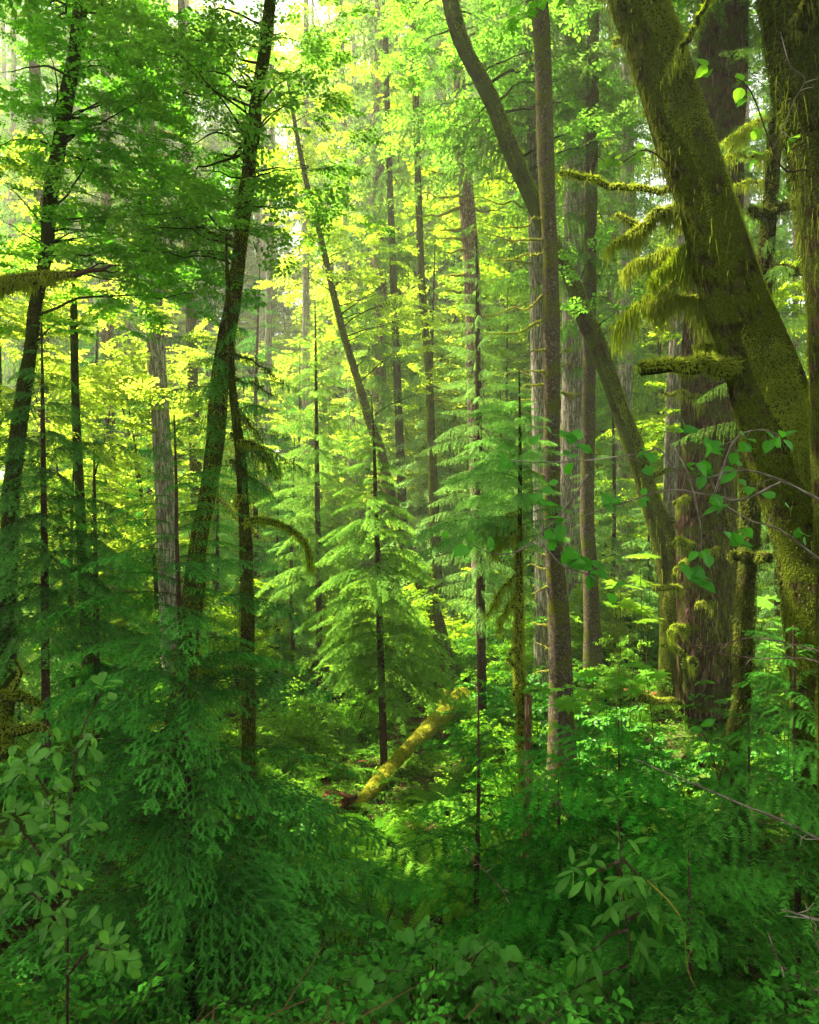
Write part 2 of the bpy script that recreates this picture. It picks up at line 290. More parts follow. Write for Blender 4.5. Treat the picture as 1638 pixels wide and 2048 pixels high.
def conifer_branch(seed, L=1.0, droop=0.3, rise=0.15, sstep_=0.05, slen=0.42, hang=0.15, ter=0.035, tlen=0.06, nl=0.014, nw=0.0035, nstep=0.008, flat=True, ang=55, tipdroop=0.25, bare=0.08, shade=0.6):
    rng = np.random.RandomState(seed); S = Soup()
    n = 14; t = np.linspace(0, 1, n); wob = np.cumsum(rng.normal(0, 0.012, n)) * L
    ax = np.stack([L * t, wob, L * (rise * t - droop * t ** 2)], 1)
    seg_twigs(S, ax[:-1], ax[1:], 0.012 * L * (1.1 - t[:-1]))
    seg_twigs(S, ax[:-1] , ax[1:] + (ax[1:] - ax[:-1]) * 0.2, 0.010 * L * (1.1 - t[:-1]))
    m = int(L * (1 - bare) / sstep_); ts = bare + (1 - bare) * (np.arange(m) + rng.uniform(-0.3, 0.3, m)) / m
    ts = np.clip(np.repeat(ts, 2) + rng.uniform(-0.01, 0.01, 2 * m), 0.02, 0.985); sd_ = np.tile([-1, 1], m)
    base = np.stack([np.interp(ts, t, ax[:, i]) for i in range(3)], 1)
    axd = unit(np.stack([np.interp(ts, t, np.gradient(ax[:, i])) for i in range(3)], 1))
    lt = slen * L * np.minimum(1, (ts / 0.30) ** shade) * (1 - ts) ** 0.75 * rng.uniform(0.65, 1.1, 2 * m) + 0.02 * L
    a = np.radians(ang + rng.uniform(-9, 9, 2 * m)); lat = unit(np.cross([0, 0, 1.0], axd))
    d1 = unit(axd * np.cos(a)[:, None] + lat * (np.sin(a) * sd_)[:, None] + np.array([0, 0, -1.0]) * (hang * rng.uniform(0.3, 1.5, 2 * m))[:, None])
    mid = base + d1 * (lt * 0.55)[:, None]
    d2 = unit(d1 + axd * 0.25 + np.array([0, 0, -1.0]) * (hang * 1.2 + tipdroop * rng.uniform(0.4, 1.3, 2 * m))[:, None])
    end = mid + d2 * (lt * 0.45)[:, None]
    p0 = np.concatenate([base, mid]); p1 = np.concatenate([mid, end])
    seg_twigs(S, p0, p1, 0.0035 * L)
    tt = np.concatenate([ts, ts]); half = np.concatenate([np.full(2 * m, .25), np.full(2 * m, .8)])
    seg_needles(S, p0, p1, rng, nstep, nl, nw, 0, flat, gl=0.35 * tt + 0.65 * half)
    seg_needles(S, ax[:-1], ax[1:], rng, nstep, nl, nw, 0, flat)
    if ter > 0:
        Ls = np.linalg.norm(p1 - p0, axis=1); k = np.maximum(1, (Ls / ter).astype(int)); idx = np.repeat(np.arange(len(Ls)), k)
        first = np.repeat(np.cumsum(k) - k, k); u = (np.arange(len(idx)) - first + 0.4) / k[idx]
        isend = idx >= len(base); g = np.where(isend, 0.55 + 0.45 * u, 0.55 * u)
        for side in (-1, 1):
            dd = unit(p1 - p0)[idx]; pos = p0[idx] + (p1 - p0)[idx] * u[:, None]
            la = unit(np.cross([0, 0, 1.0], dd) + 1e-5)
            tl = tlen * np.minimum(1, 0.35 + 2.5 * g) * (1 - g * 0.8) * rng.uniform(0.6, 1.2, len(u)) + 0.01
            dr = unit(dd * 0.75 + la * side * 0.8 + np.array([0, 0, -1.0]) * (tipdroop * 0.6 * rng.uniform(0, 1.5, len(u)))[:, None])
            q1 = pos + dr * tl[:, None]
            seg_needles(S, pos, q1, rng, nstep, nl * 0.9, nw, 0, flat, gl=0.3 * tt[idx] + 0.7 * g ** 1.5)
    return S.get()

# leaf outlines: list of (x along, y across) for the right half, from base to tip
OVATE = [(0, 0), (0.18, 0.24), (0.45, 0.31), (0.75, 0.18), (1, 0)]
LANCE = [(0, 0), (0.2, 0.10), (0.5, 0.17), (0.8, 0.11), (1, 0)]
OBOV = [(0, 0), (0.25, 0.10), (0.6, 0.22), (0.85, 0.17), (1, 0)]
ALDER = [(0, 0), (0.10, 0.28), (0.30, 0.40), (0.45, 0.36), (0.62, 0.30), (0.80, 0.15), (1, 0)]
def leaf_tris(outline, fold=0.25, curl=0.25):
    """a leaf folded on its midrib: triangle fan strips on each side"""
    T = []
    z = lambda x, y: fold * abs(y) - curl * x * x * 0.5
    for s in (-1, 1):
        for i in range(len(outline) - 1):
            (x0, y0), (x1, y1) = outline[i], outline[i + 1]
            a = (x0, 0, z(x0, 0)); b = (x1, 0, z(x1, 0)); c = (x1, s * y1, z(x1, y1)); d = (x0, s * y0, z(x0, y0))
            if y0 > 0: T.append((a, c, d))
            if y1 > 0: T.append((a, b, c))
            elif y0 > 0: T.append((a, b, d))
    return np.array(T, float)
KITE = np.array([[(0, 0, 0), (1, 0, -0.08), (0.45, 0.33, 0.06)], [(0, 0, 0), (0.45, -0.33, 0.06), (1, 0, -0.08)]], float)
def lobed_leaf(seed, lobes=7, spread=290, depth=0.45, teeth=1):
    rng = np.random.RandomState(seed); T = []; c = (0.0, 0, 0)
    pts = []
    for i in range(lobes):
        a = math.radians((i - (lobes - 1) / 2) * spread / lobes); r = 0.62 * (1 - 0.28 * abs(i - (lobes - 1) / 2) / (lobes / 2)) * rng.uniform(0.92, 1.08)
        w = math.radians(spread / lobes)
        for da, rr in ((-0.5, 1 - depth), (-0.33, 0.78), (-0.22, 0.76), (-0.12, 0.93), (0, 1.08), (0.12, 0.93), (0.22, 0.76), (0.33, 0.78)):
            aa = a + da * w; pts.append((r * rr * math.cos(aa), r * rr * math.sin(aa), -0.10 * rr * rr + 0.035 * math.cos(da * 6)))
    for i in range(len(pts) - 1): T.append((c, pts[i], pts[i + 1]))
    return np.array(T, float)

def leaf_spray(seed, L=0.5, nside=6, leaf=0.055, lt=KITE, tilt=0.35, zsp=0.25, twig=0.004, lstep=0.035, dr=0.25, mat=(0, 1), paired=True):
    rng = np.random.RandomState(seed); S = Soup()
    n = 9; t = np.linspace(0, 1, n)
    ax = np.stack([L * t, np.cumsum(rng.normal(0, 0.025, n)) * L, L * (0.05 * t - dr * t ** 2) + np.cumsum(rng.normal(0, 0.012, n)) * L], 1)
    segs = [(ax[i], ax[i + 1]) for i in range(n - 1)]
    for i in range(nside):
        u = 0.12 + 0.8 * (i + rng.rand() * 0.6) / nside; b = np.array([np.interp(u, t, ax[:, j]) for j in range(3)])
        s = -1 if i % 2 else 1; a = math.radians(rng.uniform(35, 65)) * s; l = L * 0.5 * (1.15 - u) * rng.uniform(0.7, 1.2)
        d = np.array([math.cos(a), math.sin(a), rng.uniform(-zsp, zsp * 0.7)]); m = b + d * l * 0.5
        e = m + (d + np.array([0.15, 0, rng.uniform(-0.25, 0.05)])) * l * 0.5; segs += [(b, m), (m, e)]
    p0 = np.array([a for a, b in segs]); p1 = np.array([b for a, b in segs]); seg_twigs(S, p0, p1, twig, mat[1])
    Ls = np.linalg.norm(p1 - p0, axis=1); k = np.maximum(1, np.round(Ls / lstep).astype(int)); idx = np.repeat(np.arange(len(Ls)), k)
    first = np.repeat(np.cumsum(k) - k, k); u = (np.arange(len(idx)) - first + rng.uniform(0.2, 0.8, len(idx))) / k[idx]
    keep = ~((idx < n - 1) & (rng.rand(len(idx)) < 0.35)); idx = idx[keep]; u = u[keep]
    pos = p0[idx] + (p1 - p0)[idx] * u[:, None]; dd = unit(p1 - p0)[idx]
    for s in ((-1, 1) if paired else (1,)):
        m = len(idx); aa = rng.uniform(25, 85, m) * s if paired else rng.uniform(-80, 80, m); aa = np.radians(aa)
        la = unit(np.cross([0, 0, 1.0], dd) + 1e-5)
        ld = unit(dd * np.cos(aa)[:, None] + la * np.sin(aa)[:, None] + np.stack([np.zeros(m), np.zeros(m), rng.uniform(-0.55, 0.15, m)], 1))
        up = np.array([0, 0, 1.0]) + rng.normal(0, tilt, (m, 3))
        S.place((lt, np.full(len(lt), mat[0]), np.full(len(lt), 0.5)), frames(ld, up), pos + ld * leaf * 0.15, leaf * rng.uniform(0.6, 1.25, m), 0.42, rng)
    return S.get()

def fern_frond(seed, L=0.8, step=0.022, w=0.13, arch=0.55, rise=0.9, mat=(0, 1), nw=0.016):
    rng = np.random.RandomState(seed); S = Soup(); n = 16; t = np.linspace(0, 1, n)
    ax = np.stack([L * t * (0.75 + 0.1 * t), np.zeros(n) + rng.uniform(-.06, .06) * t * t * L, L * (rise * t - (arch + 0.35) * t ** 2)], 1)
    seg_twigs(S, ax[:-1], ax[1:], 0.006, mat[1])
    m = int(L / step); ts = np.linspace(0.1, 0.995, m)
    b = np.stack([np.interp(ts, t, ax[:, i]) for i in range(3)], 1); d = unit(np.stack([np.interp(ts, t, np.gradient(ax[:, i])) for i in range(3)], 1))
    ln = w * np.minimum(1, (ts / 0.22) ** 0.5) * np.clip(1.12 * (1 - ts ** 2.2), 0.05, 1)
    for s in (-1, 1):
        la = unit(np.cross([0, 0, 1.0], d)) * s; dd = unit(la + d * 0.28 + np.array([0, 0, -0.16]) + rng.normal(0, 0.05, (m, 3)))
        wv = d * nw / 2; tip = b + dd * ln[:, None]; md = b + dd * (ln * 0.5)[:, None]
        S.add(np.stack([b - wv, b + wv, md + wv * 0.8], 1), mat[0], rng.uniform(0.2, 0.8, m)); S.add(np.stack([b - wv, md + wv * 0.8, md - wv * 0.8], 1), mat[0], rng.uniform(0.2, 0.8, m))
        S.add(np.stack([md - wv * 0.8, md + wv * 0.8, tip], 1), mat[0], rng.uniform(0.3, 0.9, m))
    return S.get()
def scaled(tpl, s): return (tpl[0] * s, tpl[1], tpl[2])

# hemlock branch, spruce branch, cedar branch; near, middle and far detail
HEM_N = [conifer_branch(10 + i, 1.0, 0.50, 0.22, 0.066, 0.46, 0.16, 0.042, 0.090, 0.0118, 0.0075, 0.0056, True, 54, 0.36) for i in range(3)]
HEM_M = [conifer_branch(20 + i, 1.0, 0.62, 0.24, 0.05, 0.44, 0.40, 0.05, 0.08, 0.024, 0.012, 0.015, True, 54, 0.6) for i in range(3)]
SPR_M = [conifer_branch(30 + i, 1.0, 0.50, 0.42, 0.045, 0.36, 0.6, 0.05, 0.07, 0.022, 0.008, 0.011, False, 50, 1.1) for i in range(3)]
DRP_M = [conifer_branch(35 + i, 1.0, 0.35, 0.12, 0.042, 0.34, 1.3, 0.0, 0.06, 0.022, 0.008, 0.010, False, 60, 2.6) for i in range(3)]
FAR_B = [conifer_branch(40 + i, 1.0, 0.35, 0.10, 0.07, 0.34, 0.7, 0.0, 0, 0.055, 0.020, 0.024, False, 55, 1.5) for i in range(4)]
FAR_C = [conifer_branch(45 + i, 1.0, 0.35, 0.10, 0.11, 0.34, 0.6, 0.0, 0, 0.10, 0.045, 0.055, False, 55, 1.2) for i in range(3)]
CED_N = [conifer_branch(50 + i, 1.0, 0.50, 0.28, 0.095, 0.50, 0.30, 0.0, 0, 0.042, 0.0125, 0.0135, True, 54, 0.55) for i in range(3)]
CED_M = [conifer_branch(55 + i, 1.0, 0.30, 0.22, 0.06, 0.40, 0.15, 0.0, 0, 0.055, 0.014, 0.018, True, 58, 0.35) for i in range(2)]
SPRAY = [leaf_spray(60 + i, 0.55, 7, 0.062) for i in range(5)]
SPRAY_F = [leaf_spray(70 + i, 0.9, 6, 0.13, KITE, 0.45, 0.35, 0.006, 0.09) for i in range(4)]
SPRAY_S = [leaf_spray(80 + i, 0.5, 7, 0.05, KITE, 0.5, 0.5, 0.004, 0.035) for i in range(4)]
LF_OBOV, LF_ALD, LF_OV, LF_LAN = leaf_tris(OBOV), leaf_tris(ALDER, 0.2, 0.3), leaf_tris(OVATE), leaf_tris(LANCE)
SPRAY_OB = [leaf_spray(90 + i, 0.36, 4, 0.105, LF_OBOV, 0.35, 0.5, 0.005, 0.05, 0.1) for i in range(3)]
SPRAY_OV = [leaf_spray(95 + i, 0.40, 5, 0.085, LF_OV, 0.4, 0.4, 0.005, 0.05, 0.2) for i in range(3)]
FERNS = [fern_frond(100 + i, 0.8) for i in range(3)]

# ------------------------------------------------------------------ generators
def moss_tufts(S, pts, rad, rng, dens, ln, w, bias=None, bmin=-1.0, mat=0, down=0.7, patch=0.0, out=1.0):
    """short hanging tufts over the surface of a tube"""
    seg = np.linalg.norm(np.diff(pts, axis=0), axis=1); area = seg * 2 * math.pi * rad[:-1]; tot = area.sum()
    n = int(dens * tot)
    if n < 1: return
    i = rng.choice(len(seg), n, p=area / tot); u = rng.rand(n)
    p = pts[i] + (pts[i + 1] - pts[i]) * u[:, None]; r = rad[i] + (rad[i + 1] - rad[i]) * u
    d = unit(pts[i + 1] - pts[i]); R = frames(d, (0, 1, 0)) if abs(d[:, 1]).mean() < 0.8 else frames(d, (1, 0, 0))
    a = rng.uniform(0, 2 * math.pi, n); nrm = R[:, :, 1] * np.cos(a)[:, None] + R[:, :, 2] * np.sin(a)[:, None]
    keep = np.ones(n, bool)
    if bias is not None: keep &= (nrm @ unit(np.array(bias, float))) + 0.5 * noise3(p, 2.0) > bmin
    if patch: keep &= noise3(p, 3.0) > -1 + patch
    p, r, d, nrm = p[keep], r[keep], d[keep], nrm[keep]; n = len(p)
    b = p + nrm * (r * 0.99)[:, None]
    l = ln * rng.uniform(0.4, 1.3, n) * (1 + 0.5 * noise3(p, 4.0))
    dd = unit(nrm * rng.uniform(0.5, 1.1, n)[:, None] * out + np.array([0, 0, -down]) + rng.normal(0, 0.35, (n, 3)))
    wv = unit(np.cross(dd, nrm) + rng.normal(0, 0.3, (n, 3))) * w / 2 * rng.uniform(0.6, 1.3, n)[:, None]
    tn = np.clip(0.5 + 0.5 * noise3(p, 3.0) + 0.35 * noise3(p, 11.0) + rng.uniform(-0.12, 0.12, n), 0, 1)
    S.add(np.stack([b - wv, b + wv, b + dd * l[:, None]], 1), mat, tn)
def moss_strands(S, pts, rng, n, ln, w=0.012, mat=0, spread=0.03):
    """hanging curtains below a limb"""
    k = rng.randint(0, len(pts), n); c = noise3(pts[k], 6.0) * 0.5 + 0.5
    p = pts[k] + rng.normal(0, spread, (n, 3)) * [1, 1, 0.4]; l = ln * (0.15 + c ** 2) * rng.uniform(0.4, 1.4, n)
    for q in range(3):
        e = p + np.stack([rng.normal(0, 0.12, n) * l / 3, rng.normal(0, 0.12, n) * l / 3, -l / 3], 1)
        wv = rng.normal(0, 1, (n, 3)) * [1, 1, 0.1]; wv = unit(wv) * w / 2 * (1 - q * 0.25)
        S.add(np.stack([p - wv, p + wv, e + wv * 0.5], 1), mat, np.clip(rng.uniform(0.1, 0.8, n) + 0.15 * q, 0, 1))
        S.add(np.stack([p - wv, e + wv * 0.5, e - wv * 0.5], 1), mat, np.clip(rng.uniform(0.1, 0.8, n), 0, 1)); p = e

def to_ground(pts, rad, sink=0.25, flare=1.5):
    """carry a trunk polyline (top first) down to the ground"""
    b = pts[-1]; g = float(gz(b[0], b[1]))
    if b[2] > g + 0.2:
        d = unit(pts[-1] - pts[-2]); dz = min(-0.5, d[2]); k = (b[2] - g + sink) / -dz
        e = b + np.array([d[0], d[1], dz]) * k; e[0] = b[0] + np.clip(e[0] - b[0], -0.4, 0.4); e[2] = float(gz(e[0], e[1])) - sink
        pts = np.vstack([pts, e]); rad = np.append(rad, rad[-1] * flare)
    return pts, rad
def to_sky(pts, rad, H, taper=0.45):
    d = unit(pts[0] - pts[1]); out = [pts[0]]; r = [rad[0]]; p = pts[0].copy(); n = 5; dz = (H - p[2]) / n
    for i in range(n):
        d = unit(d + np.array([0, 0, 0.25])); p = p + d * dz / max(0.3, d[2]); out.append(p.copy()); r.append(rad[0] * (1 - (1 - taper) * (i + 1) / n))
    return np.vstack([np.array(out)[::-1], pts[1:]]), np.concatenate([np.array(r)[::-1], rad[1:]])
def pxline(rows, Y, Y2=None):
    rows = np.array(rows, float); Y2 = Y if Y2 is None else Y2; ys = np.linspace(Y, Y2, len(rows))
    return np.array([P(a, b, y) for (a, b, w), y in zip(rows, ys)]), rows[:, 2] / 2 / F * ys

def limb(name, parent, p0, p1, r0, r1, mat, rng, sag=0.0, wob=0.04, moss=None, strands=0, slen=0.15, sides=7, pts=None, dens=2500, ml=0.035, extra=None, base=None):
    """one bough with its moss as its own child"""
    if pts is None:
        p0, p1 = np.array(p0, float), np.array(p1, float); L = np.linalg.norm(p1 - p0); n = 7; t = np.linspace(0, 1, n)[:, None]
        pts = p0 + (p1 - p0) * t; pts[:, 2] += sag * 4 * (t * (1 - t))[:, 0] * L; pts[1:-1] += rng.normal(0, wob * L * 0.5, (n - 2, 3)); rad = r0 + (r1 - r0) * t[:, 0]
    else: rad = np.asarray(r0, float)
    pp, rr = spline(pts, rad, 0.05); o = Tubes().add(pp, rr, sides, 0.25, 8.0, seed=rng.randint(50)).build(name, mat, parent)
    if moss is not None:
        S = Soup(); moss_tufts(S, pp, rr * 1.05, rng, dens * 1.3, ml, 0.018, (0, 0, 1), -0.5, 0, 0.5)
        if strands: moss_strands(S, pp, rng, strands, slen)
        if extra: extra(S)
        if S.T: S.build('moss', [moss], o)
    return pp

def conifer_crown(S, stem, z0, z1, tpls, rng, blen, per_m, prof=lambda u: (1 - u) ** 0.8, jit=0.2, pitch=0.0, minlen=0.15, azr=None, az_w=None, dens_top=1.0):
    """branches of the template set up a stem (points, any order) from z0 to z1"""
    o = np.argsort(stem[:, 2]); st = stem[o]; n = max(3, int((z1 - z0) * per_m)); u = (np.arange(n) + rng.rand(n)) / n; u = u[u < 1]; n = len(u)
    z = z0 + (z1 - z0) * u; b = np.stack([np.interp(z, st[:, 2], st[:, 0]), np.interp(z, st[:, 2], st[:, 1]), z], 1)
    az = rng.rand(n) * 2 * math.pi if azr is None else rng.uniform(azr[0], azr[1], n)
    if azr is None: az = (np.arange(n) * 2.39996 + rng.normal(0, 0.4, n))
    L = np.maximum(minlen, blen * prof(u) * rng.uniform(0.6, 1.15, n))
    if az_w is not None: L = L * az_w(az)
    pt = pitch + 0.35 * u ** 3 + rng.normal(0, 0.10, n)
    d = np.stack([np.cos(az) * np.cos(pt), np.sin(az) * np.cos(pt), np.sin(pt)], 1); R = frames(d, np.array([0, 0, 1.0]) + rng.normal(0, 0.28, (n, 3)))
    pick = rng.randint(0, len(tpls), n)
    for k in range(len(tpls)):
        q = pick == k; S.place(tpls[k], R[q], b[q], L[q], jit, rng)

def spray_at(S, tpls, pts, rng, sc, jit=0.3, dirs=None, tilt=0.25, dz=-0.1):
    n = len(pts)
    if n == 0: return
    az = rng.rand(n) * 2 * math.pi
    d = np.stack([np.cos(az), np.sin(az), np.full(n, dz)], 1) if dirs is None else unit(dirs + rng.normal(0, 0.45, (n, 3)) * [1, 1, 0.4])
    R = frames(d, np.array([0, 0, 1.0]) + rng.normal(0, tilt, (n, 3))); pick = rng.randint(0, len(tpls), n); sc = sc * rng.uniform(0.75, 1.25, n)
    for k in range(len(tpls)):
        q = pick == k; S.place(tpls[k], R[q], pts[q], sc[q], jit, rng)

def maple_crown(parent, stem, targets, mat_leaf, rng, r0=0.02, spread=0.45, nsp=9, tpls=None, sc=1.0, bark=None, name='crown', drop=0.25, own=True):
    """boughs from the stem out to each target, leafy flat sprays along their outer half; one leafy crown and one object of boughs"""
    S = Soup(); tb = Tubes(); tpls = tpls or SPRAY
    for tg in targets:
        tg = np.array(tg, float); k = np.argmin(np.linalg.norm(stem - (tg + [0, 0, -0.12 * np.linalg.norm((stem - tg)[:, :2], axis=1).min() - 0.2]), axis=1)); b = stem[k]
        L = np.linalg.norm(tg - b); t = np.linspace(0, 1, 8)[:, None]; pts = b + (tg - b) * t; pts[:, 2] += drop * L * (t * (1 - t))[:, 0]
        pts[1:] += np.cumsum(rng.normal(0, 0.022 * L, (7, 3)), 0); rr = r0 * (1.05 - t[:, 0]) * (0.5 + L / 5)
        pp, r2 = spline(pts, rr, 0.15)
        if own: Tubes().add(pp, r2, 5, 0.1, 8).build('bough', bark or B_DARK, parent)
        else: seg_twigs(S, pts[:-1], pts[1:] + (pts[1:] - pts[:-1]) * .3, 2.2 * rr[:-1], 1)
        m = max(3, int(nsp * min(1.5, L / 2.0))); uu = rng.uniform(0.35, 1.0, m) ** 0.8; q = np.stack([np.interp(uu, t[:, 0], pts[:, i]) for i in range(3)], 1)
        dr = unit(pts[-1] - pts[3])[None] * 0.8 + np.stack([rng.normal(0, 1, m), rng.normal(0, 1, m), rng.normal(-0.1, 0.1, m)], 1) * 0.8
        q2 = q + rng.normal(0, spread, (m, 3)) * [1, 1, 0.35]
        seg_twigs(S, q, q2, 0.006, 1); spray_at(S, tpls, q2, rng, sc, 0.3, dr); spray_at(S, tpls, pts[-1:], rng, sc, 0.3, unit(pts[-1:] - pts[-2:-1]))
    S.build(name, [mat_leaf, M_TWIG], parent)

# ================================================================== GROUND
def build_ground():
    xs = np.concatenate([np.linspace(-220, -22, 22), np.linspace(-20, 20, 150), np.linspace(22, 220, 22)])
    ys = np.concatenate([np.linspace(-80, -6, 12), np.linspace(-5, 30, 140), np.linspace(31, 320, 50)])
    X, Y = np.meshgrid(xs, ys); Z = gz(X, Y) + 0.05 * noise3(np.stack([X, Y, X * 0], -1), 4.0)
    v = np.stack([X, Y, Z], -1).reshape(-1, 3); nx = len(xs)
    i = np.arange(len(ys) - 1)[:, None] * nx; j = np.arange(nx - 1)[None, :]
    f = np.stack([i + j, i + j + 1, i + nx + j + 1, i + nx + j], -1).reshape(-1, 4)
    me = bpy.data.meshes.new('ground'); me.from_pydata(v.tolist(), [], f.tolist()); me.materials.append(M_SOIL)
    me.polygons.foreach_set('use_smooth', np.ones(len(f), bool)); o = link('ground', me); tagk(o, 'structure'); return o
build_ground()
R_ = np.random.RandomState

# ================================================================== NAMED TRUNKS
def trunk_tree(name, label, cat, rows, Y, Y2=None, mat=B_GREY, H=16, sides=14, lump=0.10, step=0.07, group=None, flare=1.5, fluting=0.0, top=True, ls=3.0, slim=1.0):
    pts, rad = pxline(rows, Y, Y2); rad = rad * slim
    if top: pts, rad = to_sky(pts, rad, H)
    pts, rad = to_ground(pts, rad, flare=flare)
    t = thing(name, label, cat, pts[-1], group)
    pp, rr = spline(pts, rad, step)
    Tubes().add(pp[::-1], rr[::-1], sides, lump, ls, seed=len(label) % 17, fluting=fluting).build('trunk', mat, t)
    return t, pp, rr
def targets_px(rects, rng):
    out = []
    for x0, y0, x1, y1, Ya, Yb, n in rects:
        for _ in range(n): out.append(P(rng.uniform(x0, x1), rng.uniform(y0, y1), rng.uniform(Ya, Yb)))
    return out

# --- A: dark leaning maple at the left edge
rng = R_(1)
tA, pA, rA = trunk_tree('mossy_maple_tree', 'dark mossy trunk at the far left, leaning right as it rises, layered green leaves', 'tree',
    [(163, 0, 27), (150, 100, 27), (132, 200, 32), (122, 270, 28), (112, 330, 29), (100, 400, 32), (92, 500, 27), (74, 600, 27), (63, 700, 30), (45, 800, 32), (32, 900, 36), (22, 1000, 36), (10, 1250, 44)], 10, mat=B_DARK, H=15, slim=0.88, lump=0.22)
S = Soup(); moss_tufts(S, pA, rA, rng, 2600, 0.03, 0.013, (0.6, 0, 0.5), -0.6); moss_strands(S, pA, rng, 500, 0.16, spread=0.10); S.build('moss', [M_MOSSD], tA)
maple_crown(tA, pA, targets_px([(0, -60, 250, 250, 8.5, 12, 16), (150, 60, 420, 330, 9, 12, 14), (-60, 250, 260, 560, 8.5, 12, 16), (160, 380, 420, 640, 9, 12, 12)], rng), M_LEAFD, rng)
maple_crown(tA, pA[pA[:, 2] > 12.3], targets_px([(-300, -900, 350, -200, 4.5, 8, 15)], rng), M_LEAFD, rng, r0=.012, name='upper_crown')  # unseen leaves above the view, spread forward to shade the left foreground
# --- B: second leaning maple
rng = R_(2)
tB, pB, rB = trunk_tree('mossy_maple_tree', 'dark mossy trunk left of centre, leaning right towards the bright gap of sky', 'tree',
    [(540, 0, 28), (528, 100, 28), (512, 200, 31), (507, 250, 31), (500, 300, 32), (496, 350, 32), (489, 400, 36), (484, 450, 34), (478, 500, 33), (467, 600, 36), (450, 700, 40), (436, 800, 42), (428, 900, 42), (414, 1000, 40), (396, 1100, 44), (386, 1200, 52)], 9.2, mat=B_DARK, H=15, slim=0.84, lump=0.2)
S = Soup(); moss_tufts(S, pB, rB, rng, 2800, 0.026, 0.012, (0.7, 0, 0.4), -0.7); moss_strands(S, pB, rng, 300, 0.12, spread=0.08); S.build('moss', [M_MOSS], tB)
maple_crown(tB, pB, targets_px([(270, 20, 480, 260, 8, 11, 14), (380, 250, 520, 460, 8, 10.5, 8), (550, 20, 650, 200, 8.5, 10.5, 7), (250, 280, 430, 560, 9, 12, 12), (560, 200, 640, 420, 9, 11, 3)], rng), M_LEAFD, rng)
maple_crown(tB, pB[pB[:, 2] > 12.0], targets_px([(150, -900, 460, -250, 4.5, 7.5, 16)], rng), M_LEAFD, rng, r0=.012, name='upper_crown')  # unseen leaves spread toward the camera to keep sun off the foreground
# --- D: thin leaning mossy maple in the clearing
rng = R_(3)
tD, pD, rD = trunk_tree('leaning_maple_tree', 'thin mossy trunk leaning left across the bright clearing, yellow green leaves', 'tree',
    [(575, 150, 7), (590, 250, 8), (612, 360, 10), (640, 470, 11), (665, 580, 13), (690, 680, 14), (715, 760, 16), (735, 830, 19), (760, 900, 21), (778, 980, 23), (800, 1060, 25), (830, 1140, 27), (870, 1230, 28)], 17, mat=B_GREY, H=15, lump=0.15)
S = Soup(); moss_tufts(S, pD, rD, rng, 1500, 0.03, 0.018, (0, 0, 1), -0.6); S.build('moss', [M_MOSS], tD)
maple_crown(tD, pD, targets_px([(530, 130, 700, 420, 17, 20, 16), (560, 420, 760, 640, 16, 19, 11), (690, 560, 880, 760, 16, 19, 10)], rng), M_LEAF, rng, spread=0.7, nsp=7)
# --- E: long leaning mossy maple right of centre
rng = R_(4)
tE, pE, rE = trunk_tree('leaning_maple_tree', 'long mossy trunk leaning left, passing behind the slim straight alder right of centre', 'tree',
    [(900, 0, 36), (915, 60, 36), (935, 110, 34), (965, 165, 36), (985, 205, 36), (1010, 270, 38), (1035, 330, 38), (1065, 400, 38), (1087, 450, 36), (1117, 510, 34), (1147, 570, 36), (1167, 630, 42), (1190, 680, 44), (1215, 750, 42), (1240, 820, 40), (1262, 880, 44), (1280, 940, 46), (1300, 1000, 46), (1322, 1060, 56), (1332, 1120, 46), (1338, 1200, 45), (1341, 1330, 50)], 12, mat=B_MOSSY, H=16, slim=0.84, lump=0.2)
S = Soup(); moss_tufts(S, pE, rE, rng, 8000, 0.030, 0.015, (0.6, -.2, 0.8), -0.15); moss_strands(S, pE[(pE[:, 2] > 4) & (pE[:, 2] < 6)], rng, 260, 0.3, spread=0.12); S.build('moss', [M_MOSS], tE)
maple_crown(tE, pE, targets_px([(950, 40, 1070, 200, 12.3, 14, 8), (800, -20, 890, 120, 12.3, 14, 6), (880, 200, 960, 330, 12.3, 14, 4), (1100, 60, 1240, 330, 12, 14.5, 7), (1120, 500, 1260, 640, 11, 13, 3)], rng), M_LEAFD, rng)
maple_crown(tE, pE[pE[:, 2] > 13.8], targets_px([(800, -600, 1500, -120, 7.5, 12, 20)], rng), M_LEAFD, rng, r0=.012, name='upper_crown')  # unseen boughs added above the view to shade the right foreground
for a, b, r0 in (((1290, 965, 12), (1345, 940, 11.6), 0.05), ((1325, 1045, 12), (1385, 1050, 11.5), 0.06)):
    limb('mossy_bough', tE, P(*a), P(*b), r0, 0.03, B_MOSSY, rng, 0.1, moss=M_MOSS, strands=120, slen=0.25)

